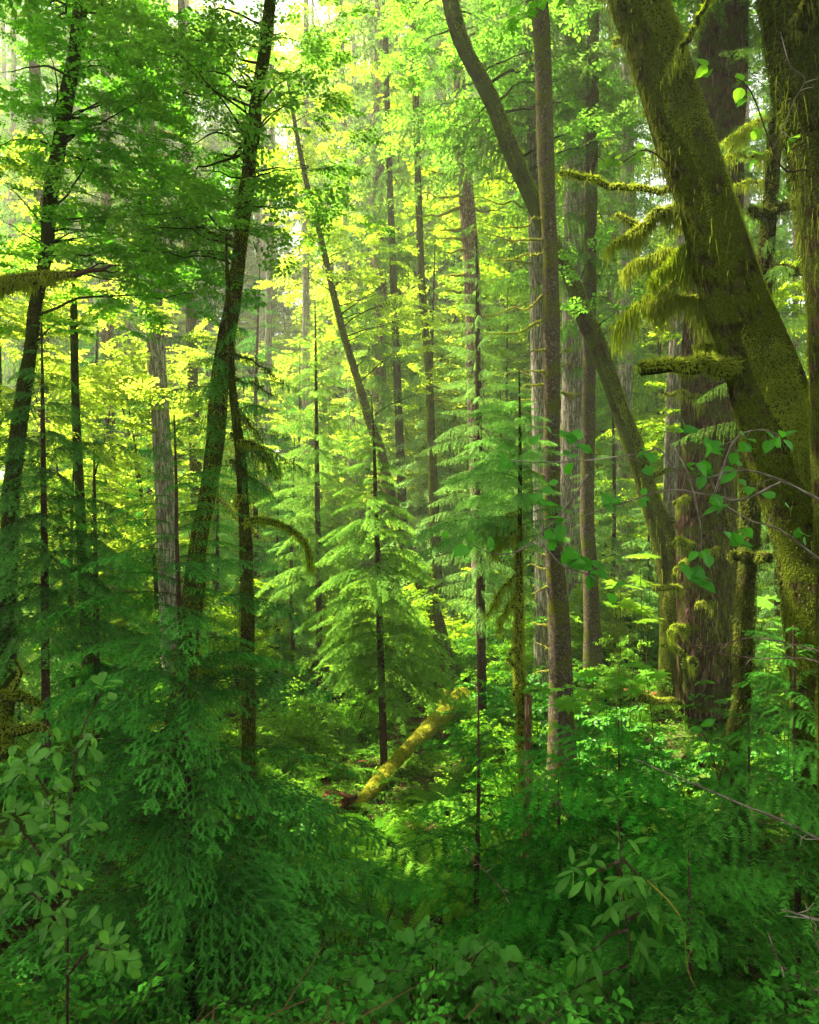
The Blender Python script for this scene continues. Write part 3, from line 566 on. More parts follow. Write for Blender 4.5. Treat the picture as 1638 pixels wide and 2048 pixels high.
# --- F: slim straight alder with lichen spots, dead boughs on its left
rng = R_(5)
tF, pF, rF = trunk_tree('alder_tree', 'slim straight grey alder with white lichen spots, in front of the leaning mossy trunk', 'tree',
    [(1078, 0, 37), (1085, 100, 36), (1088, 200, 36), (1091, 300, 36), (1095, 400, 34), (1100, 500, 33), (1102, 600, 36), (1103, 700, 36), (1103, 800, 34), (1103, 900, 36), (1103, 1000, 36), (1108, 1100, 40), (1115, 1200, 44), (1120, 1300, 48), (1122, 1400, 52)], 10, mat=B_GREY, H=18, slim=0.93, lump=0.08, sides=18)
S = Soup(); moss_tufts(S, pF, rF, rng, 900, 0.02, 0.009, (0.8, 0, 0.3), -0.2); S.build('moss', [M_MOSSD], tF)
def dead_boughs(t, rows, Y, mat=B_DEAD, seed=0, r=0.022, moss=M_MOSS, strands=0):
    g = R_(seed)
    for x0, y0, x1, y1, sag in rows:
        Yb = Y + g.uniform(-0.5, 0.5)
        limb('dead_bough', t, P(x0, y0, Y), P(x1, y1, Yb), r * g.uniform(0.8, 1.3), r * 0.25, mat, g, sag, 0.05, moss, strands, 0.12, 6, dens=1400, ml=0.03)
dead_boughs(tF, [(1085, 590, 965, 630, -.1), (1085, 640, 960, 655, -.12), (1090, 440, 960, 440, -.08), (1090, 480, 940, 455, -.08), (1095, 500, 965, 508, -.1), (1100, 900, 1075, 880, .05), (1100, 960, 1050, 940, .05), (1105, 1120, 1045, 1100, .1), (1110, 1150, 1055, 1130, .1), (1115, 1260, 1062, 1245, .05), (1115, 1240, 1070, 1250, -.1), (1118, 1310, 1072, 1285, .05), (1118, 1340, 1065, 1350, .05), (1100, 745, 1045, 742, 0), (1100, 770, 1040, 775, .05), (1100, 700, 1050, 705, 0), (1088, 130, 1050, 120, .1), (1088, 60, 1055, 50, .1), (1110, 1170, 1060, 1190, .05)], 10, seed=6, r=0.018)
# --- F2: pale trunk close behind the alder
rng = R_(7)
tF2, pF2, rF2 = trunk_tree('conifer_tree', 'pale straight conifer close behind the slim alder, showing along its left edge', 'tree',
    [(1064, 0, 36), (1072, 300, 36), (1080, 700, 38), (1086, 950, 40), (1092, 1200, 44)], 14, mat=B_PALE, H=22, lump=0.05)
dead_boughs(tF2, [(1075, 360, 960, 350, -.1), (1075, 405, 930, 395, -.05), (1078, 520, 960, 500, -.08), (1070, 250, 1010, 245, 0), (1068, 180, 1020, 185, 0), (1080, 760, 1010, 745, .1), (1080, 800, 1020, 815, .1), (1084, 860, 1020, 850, .1), (1084, 900, 1030, 890, .1)], 14, seed=8)
# --- G1, G2: pale thick conifer and dark slender one
rng = R_(9)
tG, pG, rG = trunk_tree('conifer_tree', 'thick pale grey conifer with lichen, between the alder and the dark slender trunk', 'tree',
    [(1150, 100, 44), (1151, 400, 46), (1148, 600, 47), (1147, 800, 48), (1145, 1000, 48), (1146, 1250, 52)], 16, mat=B_PALE, H=24, lump=0.05, sides=18)
dead_boughs(tG, [(1140, 700, 1125, 702, 0), (1145, 790, 1118, 785, 0), (1145, 795, 1160, 800, 0), (1140, 725, 1118, 735, 0), (1140, 870, 1120, 865, 0), (1160, 430, 1210, 425, 0), (1160, 790, 1140, 787, 0)], 15.7, seed=9, r=0.05)
tG2, pG2, rG2 = trunk_tree('conifer_tree', 'dark slender straight trunk just right of the thick pale conifer', 'tree',
    [(1186, 100, 24), (1184, 300, 24), (1181, 500, 24), (1179, 700, 25), (1176, 900, 27), (1174, 1050, 28), (1181, 1150, 30), (1184, 1280, 34)], 13, mat=B_GREY, H=20, lump=0.08)
dead_boughs(tG2, [(1182, 160, 1130, 150, 0), (1182, 165, 1240, 200, .05), (1180, 520, 1160, 525, 0)], 13, seed=10)
# --- H: big red-barked fir
rng = R_(11)
tH, pH, rH = trunk_tree('fir_tree', 'big reddish furrowed fir trunk on the right, behind the huge leaning mossy trunk', 'tree',
    [(1447, 0, 92), (1443, 130, 92), (1438, 250, 92), (1428, 500, 98), (1420, 700, 104), (1417, 900, 108), (1414, 1100, 118), (1417, 1300, 128), (1422, 1420, 140)], 11, mat=B_RED, H=24, lump=0.10, sides=40, step=0.06, flare=1.25, fluting=0.05, ls=1.2)
S = Soup(); moss_tufts(S, pH[pH[:, 2] < 5.2], rH[pH[:, 2] < 5.2], rng, 900, 0.06, 0.016, (1, -0.6, 0), 0.1, patch=0.9)
moss_strands(S, pH[(pH[:, 2] > 2.6) & (pH[:, 2] < 6.4)] + [0.12, -0.42, 0], rng, 2400, 0.45, spread=0.22); S.build('moss', [M_MOSSD], tH)
for x0, y0, x1, y1, r0, r1, st in ((1400, 800, 1330, 788, .05, .035, 90), (1385, 1092, 1350, 1088, .08, .07, 40), (1372, 1120, 1352, 1140, .05, .05, 40), (1375, 1258, 1340, 1265, .09, .07, 120), (1365, 1305, 1325, 1290, .06, .05, 60), (1375, 1330, 1385, 1328, .12, .10, 80), (1365, 1408, 1285, 1396, .04, .10, 60), (1470, 1105, 1410, 1108, .04, .05, 60), (1450, 1205, 1395, 1210, .03, .03, 100), (1365, 1180, 1312, 1176, .05, .07, 60), (1380, 1000, 1350, 1005, .04, .04, 40)):
    limb('mossy_stub', tH, P(x0, y0, 10.75), P(x1, y1, 10.3), r0 * .65, r1 * .6, B_MOSSY, rng, 0.05, 0.08, M_MOSS, st * 2, 0.28, 8, dens=4500, ml=0.03)
# --- K: dark mossy stem in front of the fir
rng = R_(12)
tK, pK, rK = trunk_tree('mossy_stem_tree', 'dark crooked mossy stem standing in front of the reddish fir trunk', 'tree',
    [(1556, 180, 22), (1546, 330, 26), (1536, 450, 28), (1528, 560, 30), (1515, 700, 32), (1503, 830, 34), (1499, 900, 37), (1500, 1000, 37), (1500, 1100, 36), (1491, 1200, 37), (1488, 1300, 37), (1484, 1400, 32), (1472, 1480, 40), (1470, 1600, 46)], 7.6, mat=B_DARK, H=12, lump=0.28)
S = Soup(); moss_tufts(S, pK, rK, rng, 3500, 0.032, 0.013, None); moss_strands(S, pK, rng, 900, 0.2, spread=0.09); S.build('moss', [M_MOSSD], tK)
for x0, y0, x1, y1, r0, r1, st, mm in ((1540, 425, 1602, 400, .05, .04, 160, M_MOSSD), (1528, 535, 1612, 545, .035, .045, 160, M_MOSSD), (1535, 430, 1500, 420, .05, .03, 60, M_MOSSD), (1500, 1112, 1538, 1115, .05, .05, 120, M_MOSSD), (1498, 1110, 1465, 1112, .04, .045, 60, M_MOSSD), (1545, 300, 1460, 320, .015, .008, 260, M_MOSS), (1530, 240, 1450, 285, .018, .008, 380, M_MOSS), (1500, 260, 1440, 330, .012, .006, 200, M_MOSS), (1525, 360, 1450, 380, .012, .006, 200, M_MOSS), (1470, 1545, 1400, 1530, .03, .015, 30, M_MOSSD)):
    limb('mossy_bough', tK, P(x0, y0, 7.6), P(x1, y1, 7.3), r0, r1, B_DARK, rng, 0.02, 0.07, mm, st, 0.22, 8, dens=5000, ml=0.04)
# --- I: the huge leaning mossy trunk
rng = R_(13)
tI, pI, rI = trunk_tree('mossy_maple_tree', 'huge mossy trunk leaning left across the upper right, shaggy green moss on its upper side', 'tree',
    [(1275, 0, 106), (1312, 100, 104), (1345, 200, 102), (1376, 300, 106), (1412, 400, 100), (1440, 500, 112), (1472, 600, 116), (1512, 700, 120), (1542, 800, 132), (1572, 900, 142), (1602, 1000, 144), (1628, 1100, 140), (1650, 1250, 150)], 6.5, mat=B_SHAG, H=13, sides=48, lump=0.12, step=0.05, flare=1.2, ls=1.0)
S = Soup(); moss_tufts(S, pI, rI, rng, 17000, 0.030, 0.013, (0.75, -0.15, 0.65), -0.15, 0, 0.9); moss_strands(S, pI + [-0.02, -0.18, 0], rng, 700, 0.25, spread=0.10)
S.build('moss', [M_MOSS], tI)
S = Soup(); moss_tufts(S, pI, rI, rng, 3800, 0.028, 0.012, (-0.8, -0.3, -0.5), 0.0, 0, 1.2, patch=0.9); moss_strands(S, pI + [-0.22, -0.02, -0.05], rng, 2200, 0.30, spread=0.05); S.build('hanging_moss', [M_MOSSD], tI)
S = Soup()
for a, b, r0, r1, st, sl, sg in (((1475, 733, 6.4), (1282, 738, 6.3), .07, .055, 500, .12, .03), ((1340, 378, 6.6), (1220, 376, 7.0), .022, .025, 200, .08, -.04), ((1220, 376, 7.0), (1120, 348, 7.2), .025, .018, 160, .08, .06),
        ((1370, 425, 6.6), (1262, 472, 6.5), .05, .03, 700, .30, .10), ((1262, 472, 6.5), (1215, 498, 6.5), .03, .01, 260, .25, .05), ((1275, 455, 6.6), (1232, 428, 6.7), .03, .01, 100, .12, .05),
        ((1340, 160, 6.3), (1385, 60, 6.0), .03, .018, 160, .15, .03), ((1385, 60, 6.0), (1425, -10, 5.8), .02, .015, 120, .15, 0), ((1400, 480, 6.6), (1310, 560, 6.6), .03, .012, 900, .50, .08), ((1395, 520, 6.6), (1300, 610, 6.7), .02, .008, 500, .35, .05), ((1262, 70, 6.6), (1228, 85, 6.6), .03, .02, 60, .1, 0), ((1440, 610, 6.7), (1300, 590, 6.8), .022, .008, 900, .6, .06), ((1300, 590, 6.8), (1235, 650, 6.8), .010, .005, 300, .35, .04), ((1420, 540, 6.8), (1330, 500, 7.0), .018, .008, 700, .7, .05), ((1340, 500, 7.0), (1250, 540, 7.1), .010, .004, 400, .4, .05), ((1400, 470, 6.8), (1360, 440, 6.9), .02, .01, 500, .5, .02), ((1450, 700, 6.6), (1400, 690, 6.7), .02, .012, 400, .5, .02)):
    limb('mossy_bough', tI, P(*a), P(*b), r0, r1, B_DARK, rng, sg, 0.05, M_MOSS, st, sl, 9, dens=7000, ml=0.04)
# --- J: dark mossy trunk cut by the right edge
rng = R_(14)
tJ, pJ, rJ = trunk_tree('mossy_maple_tree', 'very dark shaggy trunk cut off by the upper right edge of the photo', 'tree',
    [(1592, -20, 140), (1612, 150, 128), (1640, 300, 126), (1664, 450, 128), (1685, 600, 130), (1705, 900, 140), (1720, 1200, 150)], 5.6, mat=B_DARK, H=12, sides=36, lump=0.14, step=0.05, ls=1.2)
S = Soup(); moss_tufts(S, pJ, rJ, rng, 5000, 0.032, 0.012, (-0.4, -0.6, 0.3), -0.6, 0, 1.1); moss_strands(S, pJ + [-0.18, -0.08, 0], rng, 1600, 0.26, spread=0.07); S.build('moss', [M_MOSSD], tJ)
limb('mossy_bough', tJ, P(1600, 55, 5.2), P(1660, -40, 4.9), .07, .05, B_DARK, rng, .05, 0.05, M_MOSSD, 200, 0.15, 9, dens=6000)
# --- L: broken snag, M: mossy log, others
rng = R_(15)
p, r = pxline([(1057, 1392, 14), (1056, 1450, 15), (1057, 1520, 16), (1056, 1570, 17)], 8.5); p, r = to_ground(p, r, flare=1.1)
tL = thing('tree_stump', 'thin broken brown stump standing upright below the spruce sapling', 'stump', p[-1]); pp, rr = spline(p, r, 0.04)
Tubes().add(pp[::-1], rr[::-1], 12, 0.2, 5).build('trunk', B_ROT, tL)
tb = Tubes(); 
for k in range(7):
    a = k * 0.9; b = pp[0] + np.array([math.cos(a), math.sin(a), 0]) * rr[0] * 0.7; tb.add(np.array([b - [0, 0, .03], b + [0, 0, 0.02 + 0.05 * rng.rand()]]), np.array([0.014, 0.003]), 5)
tb.build('splintered_top', B_ROT, tL)
S = Soup(); moss_tufts(S, pp, rr, rng, 1500, 0.015, 0.006, (1, -.3, 0), 0.1); S.build('moss', [M_MOSS], tL)

rng = R_(16)
def on_ground(px, py, h=0.1, Y0=5.0, Y1=30.0):
    for Y in np.arange(Y0, Y1, .05):
        q = P(px, py, Y)
        if q[2] <= float(gz(q[0], Y)) + h: return q
    return q
pa, pb = on_ground(715, 1612, .12, 8.5), on_ground(925, 1385, .45, 8.5); u_ = np.linspace(0, 1, 6)[:, None]; p = pa + (pb - pa) * u_; p[:, 2] += 0.05 * np.sin(u_[:, 0] * 5); rad = np.linspace(.065, .16, 6) * np.array([1, 1.1, .9, 1.1, .95, 1.05])
print('log', pa, pb)
tM = thing('fallen_log', 'bright yellow mossy fallen log lying in the sunlit hollow', 'log', p[0]); pp, rr = spline(p, rad, 0.06)
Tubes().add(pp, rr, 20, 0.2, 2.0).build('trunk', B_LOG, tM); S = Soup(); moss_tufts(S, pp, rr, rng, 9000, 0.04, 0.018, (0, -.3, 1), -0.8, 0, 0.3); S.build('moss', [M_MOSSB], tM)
p2 = p[4] + np.array([[0, 0, 0], [-0.05, .15, .16], [.02, .3, .34]]); q, r2 = spline(p2, np.array([.11, .09, .05]), .05); o = Tubes().add(q, r2, 14, .25, 3).build('broken_fork', B_LOG, tM)
S = Soup(); moss_tufts(S, q, r2, rng, 4000, 0.035, 0.016, (0, -.3, 1), -0.7, 0, 0.2); S.build('moss', [M_MOSS], o)
# rotten red stump end and small logs
p = np.array([on_ground(600, 1585, .05, 8.5), on_ground(650, 1597, .1, 8.5), on_ground(705, 1615, .1, 8.5)]); tN = thing('fallen_log', 'crumbling red brown rotten log at the lower end of the yellow mossy log', 'log', p[0]); q, r2 = spline(p, np.array([.10, .15, .17]), .05)
Tubes().add(q, r2, 18, 0.35, 4).build('trunk', bark_mat('red_rot', (0.03, 0.012, 0.006), (0.10, 0.042, 0.022), (0.19, 0.09, 0.05), moss_amt=0.1, furrow=30), tN)
p = np.array([P(385, 925, 14), P(430, 985, 13.6), (P(470, 1030, 13.3)), P(512, 1068, 13)]); tO = thing('fallen_branch', 'thin mossy branch fallen slantwise behind the tall foreground hemlock', 'branch', p[0]); q, r2 = spline(p, np.array([.035, .045, .05, .03]), .05)
Tubes().add(q, r2, 8, 0.2, 4).build('stem', B_MOSSY, tO); S = Soup(); moss_tufts(S, q, r2, rng, 3500, 0.04, 0.014, (0, 0, 1), -0.5); S.build('moss', [M_MOSS], tO)
rng = R_(17)
# mossy bough of a tree standing just outside the left edge
p, r = pxline([(-120, 380, 60), (-125, 700, 62), (-130, 1100, 70)], 5.2); p, r = to_sky(p, r, 12); p, r = to_ground(p, r)
tQ = thing('mossy_bough_tree', 'horizontal mossy bough with bare brown tip poking in from the left edge', 'tree', p[-1]); pp, rr = spline(p, r, 0.1); Tubes().add(pp[::-1], rr[::-1], 20, 0.15, 3).build('trunk', B_DARK, tQ)
q, r2 = pxline([(-110, 590, 48), (-60, 590, 44), (0, 571, 40), (50, 560, 34), (100, 553, 27), (150, 549, 17), (178, 540, 13), (205, 540, 10), (222, 530, 6), (238, 532, 3)], 5.2)
def more(S):
    moss_strands(S, q[:5] + [0, 0, -0.03], R_(5), 700, 0.13, 0.01); 
limb('mossy_bough', tQ, None, None, r2 * 0.75, None, bark_mat('bare_brown_bough', (0.03, 0.018, 0.012), (0.09, 0.055, 0.035), (0.17, 0.11, 0.075), moss_amt=0.1, furrow=60), rng, pts=q)
S = Soup(); qq, r3 = spline(q[:6], r2[:6], 0.03); moss_tufts(S, qq, r3 * 0.85, rng, 14000, 0.035, 0.008, (0, -.2, .8), -0.8, 0, 0.8); more(S); S.build('moss', [M_MOSS], tQ)
for rows in ([(176, 541, 5), (196, 528, 3), (215, 526, 2)], [(205, 540, 4), (222, 545, 3), (236, 543, 2)]):
    q, r2 = pxline(rows, 5.2); Tubes().add(q, r2, 5, .2, 9).build('twig', B_DARK, tQ)
q, r2 = pxline([(-60, 1400, 30), (0, 1396, 26), (40, 1392, 22), (85, 1412, 12)], 6.5); tR = thing('fallen_branch', 'mossy crooked branch low at the left edge beside the broad leaved shrub', 'branch', q[0])
for rows in ([(-60, 1400, 30), (0, 1396, 26), (40, 1392, 22), (85, 1412, 12)], [(15, 1395, 16), (28, 1375, 12), (42, 1345, 6), (30, 1320, 4)], [(-20, 1450, 24), (30, 1462, 20), (75, 1455, 14), (120, 1480, 8)], [(0, 1400, 20), (10, 1440, 16), (15, 1500, 12)]):
    q, r2 = pxline(rows, 6.5); limb('mossy_bough', tR, None, None, r2, None, B_DARK, rng, moss=M_MOSS, strands=60, slen=.06, pts=q, dens=5000, ml=.025)

# ================================================================== SAPLINGS WITH THEIR OWN STEMS
def sapling(name, label, rows, Y, top, mat_leaf, tpls, z_px, blen, per_m, rng, mat=B_STEM, prof=lambda u: (1 - u) ** 0.8, pitch=0.0, H=None, lump=0.05, cat='tree', az_w=None, jit=0.2, moss=None, mats=None):
    pts, rad = pxline([top] + rows, Y); pts, rad = to_ground(pts, rad, flare=1.1); t = thing(name, label, cat, pts[-1]); pp, rr = spline(pts, np.maximum(rad, 0.003), 0.08)
    Tubes().add(pp[::-1], rr[::-1], 8, lump, 5).build('trunk', mat, t)
    S = Soup(); z0 = CZ + (1024 - z_px[0]) / F * Y; z1 = CZ + (1024 - z_px[1]) / F * Y
    conifer_crown(S, pp, z0, z1, tpls, rng, blen, per_m, prof, jit, pitch, az_w=az_w); S.build('crown', mats or [mat_leaf, M_TWIG], t); return t, pp, rr
# S1 foreground hemlock
rng = R_(21)
sapling('hemlock_sapling', 'tall soft green hemlock sapling filling the left foreground, slim brown stem', [(352, 950, 6), (354, 1100, 8), (360, 1250, 11), (365, 1350, 13), (372, 1500, 16), (376, 1700, 18), (378, 1850, 20)], 5.0, (348, 830, 3), M_HEM, HEM_N, (2080, 850), 1.5, 27, rng,
        prof=lambda u: np.interp(u, [0, .15, .35, .5, .7, .85, 1], [1.0, 1.0, 0.95, 0.85, 0.60, 0.36, 0.12]), az_w=lambda a: 1 - 0.25 * np.cos(a + 0.2) * 0 - 0.12 * (np.sin(a) < -0.8))
# S2 centre hemlock
rng = R_(22)
sapling('hemlock_sapling', 'bright green pointed hemlock sapling in the centre of the clearing', [(748, 880, 5), (751, 1000, 9), (755, 1100, 11), (758, 1200, 12), (762, 1330, 14)], 12.5, (742, 790, 2), M_HEMB, HEM_M, (1370, 800), 1.5, 24, rng,
        prof=lambda u: np.interp(u, [0, .2, .5, .8, 1], [1.0, 0.95, 0.72, 0.3, 0.04]))
# S3 pale spruce with mossy stem
rng = R_(23)
t3, p3, r3 = sapling('spruce_sapling', 'pale drooping spruce sapling right of centre, its lower stem hung with moss', [(1040, 850, 6), (1040, 1000, 9), (1038, 1100, 13), (1038, 1200, 16), (1037, 1300, 16), (1041, 1395, 17)], 9.0, (1038, 735, 2), M_SPR, SPR_M, (1100, 745), 1.3, 34, rng,
        mat=B_DARK, prof=lambda u: np.interp(u, [0, .3, .6, .85, 1], [0.95, 1.0, 0.7, 0.32, 0.05]), az_w=lambda a: 0.8 - 0.3 * np.cos(a), lump=0.25)
S = Soup(); lo = p3[:, 2] < P(0, 1040, 9)[2]; moss_tufts(S, p3[lo], r3[lo] * 1.2, rng, 6000, 0.04, 0.012); moss_strands(S, p3[lo], rng, 900, 0.25, 0.012, 0, 0.05); S.build('moss', [M_MOSS], t3)
for a, b, r0, st, sl in (((1038, 1055), (985, 1100), .016, 300, .4), ((1038, 1020), (970, 1055), .015, 350, .45), ((1030, 1150), (975, 1230), .018, 350, .25), ((1035, 1180), (1000, 1260), .016, 300, .25), ((1038, 1290), (1020, 1310), .03, 60, .1), ((1038, 1340), (1015, 1320), .03, 60, .1), ((1040, 1210), (1025, 1215), .03, 50, .1), ((1040, 1365), (1028, 1390), .03, 50, .1)):
    limb('mossy_bough', t3, P(*a, 9), P(*b, 8.8), r0, r0 * .6, B_DARK, rng, .06, .08, M_MOSS, st, sl, 6, dens=5000, ml=.035)
# C dark hemlock with mossy boughs, between left trunks and clearing
rng = R_(24)
t4, p4, r4 = sapling('hemlock_tree', 'slender dark hemlock with two drooping mossy boughs, left of the clearing', [(455, 560, 8), (462, 700, 14), (467, 800, 17), (480, 900, 20), (487, 1000, 23), (492, 1100, 25), (493, 1200, 27), (495, 1330, 28)], 7.5, (452, 470, 4), M_HEM, DRP_M, (1010, 480), 0.95, 11, rng, mat=B_DARK,
        prof=lambda u: np.interp(u, [0, .3, .6, .85, 1], [0.8, 1.0, 0.9, 0.45, 0.12]), lump=0.25)
S = Soup(); moss_tufts(S, p4, r4, rng, 3000, 0.03, 0.011); moss_strands(S, p4, rng, 300, 0.12, spread=.04); S.build('moss', [M_MOSSD], t4)
for rows, st in (([(482, 885, 12), (505, 888, 11), (530, 905, 9), (548, 930, 6), (557, 950, 4)], 260), ([(490, 1045, 12), (520, 1040, 13), (560, 1050, 12), (595, 1068, 10), (612, 1090, 9), (620, 1115, 8), (621, 1140, 5)], 420), ([(480, 990, 10), (474, 1000, 9), (472, 1015, 7)], 60)):
    q, r2 = pxline(rows, 7.4); limb('mossy_bough', t4, None, None, r2, None, B_DARK, rng, moss=M_MOSS, strands=st, slen=.13, pts=q, dens=6000, ml=.03)
g = R_(99)
for k in range(5):   # fine dead twigs hung with moss
    y = 700 + k * 55; limb('mossy_bough', t4, P(462, y, 7.5), P(462 + g.uniform(50, 130), y + g.uniform(20, 110), 7.5 + g.uniform(-.5, .5)), .012, .004, B_DARK, g, .04, .06, M_MOSSD, 220, .14, 5, dens=3000, ml=.025)
rng = R_(27)
sapling('spruce_tree', 'pale drooping spruce between the pinkish trunk and the slim alder', [(955, 620, 8), (958, 900, 15), (960, 1080, 18)], 12.8, (952, 470, 3), M_SPR, DRP_M, (1230, 480), 1.25, 17, rng, prof=lambda u: np.interp(u, [0, .2, .6, .85, 1], [1.0, 1.0, 0.75, 0.4, 0.08]))
sapling('hemlock_tree', 'drooping shaded hemlock behind the dark slender one, left of the clearing', [(632, 760, 6), (634, 950, 10), (636, 1100, 12)], 15.5, (630, 600, 2), M_HEMB, HEM_M + DRP_M, (1200, 605), 1.35, 17, rng, prof=lambda u: np.interp(u, [0, .2, .6, .85, 1], [0.9, 1.0, 0.8, 0.45, 0.08]))
rng = R_(28)
for x, yt, Y, bl, lab in ((85, 640, 9.5, 1.7, 'dark broad hemlock with drooping tiers at the left edge, behind the leaning maple'), (190, 900, 10.5, 1.3, 'smaller dark hemlock between the far left maple and the tall foreground hemlock')):
    sapling('hemlock_tree', lab, [(x, yt + 150, 7), (x + 3, yt + 400, 13), (x + 5, yt + 600, 16)], Y, (x - 2, yt, 3), M_HEM, HEM_M, (yt + 640, yt + 10), bl, 15, rng, prof=lambda u: np.interp(u, [0, .2, .6, .85, 1], [1.0, 1.0, 0.7, 0.35, 0.06]))
# S6 thin cedar sapling lower centre
rng = R_(25)
sapling('cedar_sapling', 'thin dark cedar sapling with sparse flat sprays at lower centre', [(957, 1450, 4), (957, 1550, 6), (956, 1650, 8), (953, 1780, 10)], 5.6, (958, 1360, 2), M_CED, CED_N, (1840, 1380), 0.95, 20, rng, prof=lambda u: np.interp(u, [0, .4, .8, 1], [1.0, 0.85, 0.5, 0.1]), pitch=0.12)
# right foreground cedars
rng = R_(26)
for (x, yt, yb, Y, bl, pm, lab, ztop) in ((1240, 1440, 1900, 4.9, 1.15, 19, 'bushy young cedar with arching fronds at the centre of the right foreground', 1500), (1500, 1420, 2000, 4.5, 1.0, 17, 'shaded young cedar with drooping dark fronds near the lower right edge', 1480), (1120, 1560, 1950, 5.6, 0.95, 15, 'young cedar behind and left of the bushy one in the right foreground', 1580), (1380, 1700, 2048, 3.7, 0.8, 16, 'low dark cedar with hanging fronds along the bottom right', 1740), (1590, 1250, 1700, 6.3, 0.9, 12, 'thin cedar with flat sprays at the right edge below the dark trunk', 1290)):
    sapling('cedar_sapling', lab, [(x, (yt + yb) / 2, 8), (x + 4, yb, 12)], Y, (x - 3, yt, 3), M_CED, CED_N, (yb + 140, yt + 8), bl * 1.05, pm * 1.6, rng, prof=lambda u: np.interp(u, [0, .4, .8, 1], [1.0, 1.0, 0.75, 0.22]), pitch=0.05)

NEAR_CONIFERS = [(tF, pF, 12.5, 0.8), (tF2, pF2, 14, 0.9), (tG, pG, 13, 0.9), (tG2, pG2, 12, 0.7), (tH, pH, 11.5, 1.3), (tK, pK, 9.5, .5)]
rng = R_(18)
maple_crown(tI, pI, targets_px([(900, -1000, 1700, -350, 3.5, 9, 10)], rng), M_LEAFD, rng)  # unseen crown added overhead to cut sky light on the right foreground
maple_crown(tJ, pJ, targets_px([(1300, -1000, 2200, -350, 2.5, 8, 8)], rng), M_LEAFD, rng)  # likewise unseen, added to dim the right side
# ================================================================== FOREST BEHIND
LAND = [(20, 'the left edge'), (120, 'the dark leaning trunk at far left'), (300, 'the pale furrowed trunk on the left'), (365, 'the tall foreground hemlock'), (480, 'the second leaning mossy trunk'), (620, 'the thin trunk leaning over the clearing'), (750, 'the bright pointed sapling'), (850, 'the small yellow mossy trunk'), (935, 'the pinkish trunk with dead boughs'), (1040, 'the pale spruce sapling'),
        (1100, 'the slim lichen spotted alder'), (1180, 'the dark slender trunk'), (1300, 'the long leaning mossy trunk'), (1420, 'the reddish fir'), (1520, 'the huge leaning mossy trunk'), (1620, 'the right edge')]
_used = {}
def where(px, Y, base):
    """a phrase that places a background plant between things one can find"""
    d = [(abs(px - a), n, a) for a, n in LAND]; d.sort(); a = d[0]; side = 'left of' if px < a[2] else 'right of'
    dist = 'just behind' if a[0] < 14 and Y > 14 else ('close %s' % side if a[0] < 30 else side)
    lab = '%s %s %s' % (base, dist, a[1]); k = _used.get(lab, 0); _used[lab] = k + 1
    if k:
        far = ['farther back', 'deep in the forest', 'deepest in the forest', 'faint and far off', 'behind the others', 'last of its row', 'hardly visible', 'hidden deep behind'][min(k - 1, 7)]
        lab = '%s %s, %s' % (base, '%s %s' % (dist, a[1]), far)
    return lab
def stem_line(H): return np.array([[0, 0, 0], [0.1, 0.05, H * 0.5], [0, 0, H]], float)
def crown_mesh(name, seed, H, blen, per_m, prof, tpls=FAR_B, pitch=-0.1, mat=None, live0=0.0):
    S = Soup(); rng = R_(seed); conifer_crown(S, stem_line(H), live0, H, tpls, rng, blen, per_m, prof, 0.25, pitch); return S.mesh(name, [mat or M_FAR, M_TWIG])
pf_full = lambda u: np.interp(u, [0, .12, .5, .85, 1], [0.45, 0.9, 1.0, 0.55, 0.08])
pf_gap = lambda u: np.interp(u, [0, .12, .5, .85, 1], [0.35, 0.7, 1.0, 0.6, 0.08]) * (0.55 + 0.45 * (np.sin(u * 23) > -0.2))
CROWNS = [crown_mesh('crown_full', 200, 26, 2.9, 5.0, pf_full), crown_mesh('crown_gappy', 201, 26, 2.6, 4.0, pf_gap), crown_mesh('crown_slim', 202, 26, 1.7, 4.0, pf_gap)]
CROWN_BIG = crown_mesh('crown_big', 203, 20, 4.2, 6.0, pf_full, FAR_C)
CROWN_YOUNG = [crown_mesh('crown_young', 204 + i, 8, 1.9, 11, lambda u: (1 - u) ** 0.75, [HEM_F for HEM_F in FAR_B], -0.05, M_SPR if i else M_HEM) for i in range(2)]
def add_crown(t, me, loc, sc, rz, name='crown'):
    o = link(name, me, t); o.location = [float(v) for v in loc]; o.scale = sc; o.rotation_euler = (0, 0, rz); return o

HANG = []
for k in range(2):
    S = Soup(); conifer_crown(S, stem_line(9), 0, 9, DRP_M, R_(220 + k), 2.1, 5.0, lambda u: np.interp(u, [0, .2, 1], [.5, 1, .9]), .25, -.05); HANG.append(S.mesh('crown_hanging', [M_FAR, M_TWIG]))
rng = R_(31)
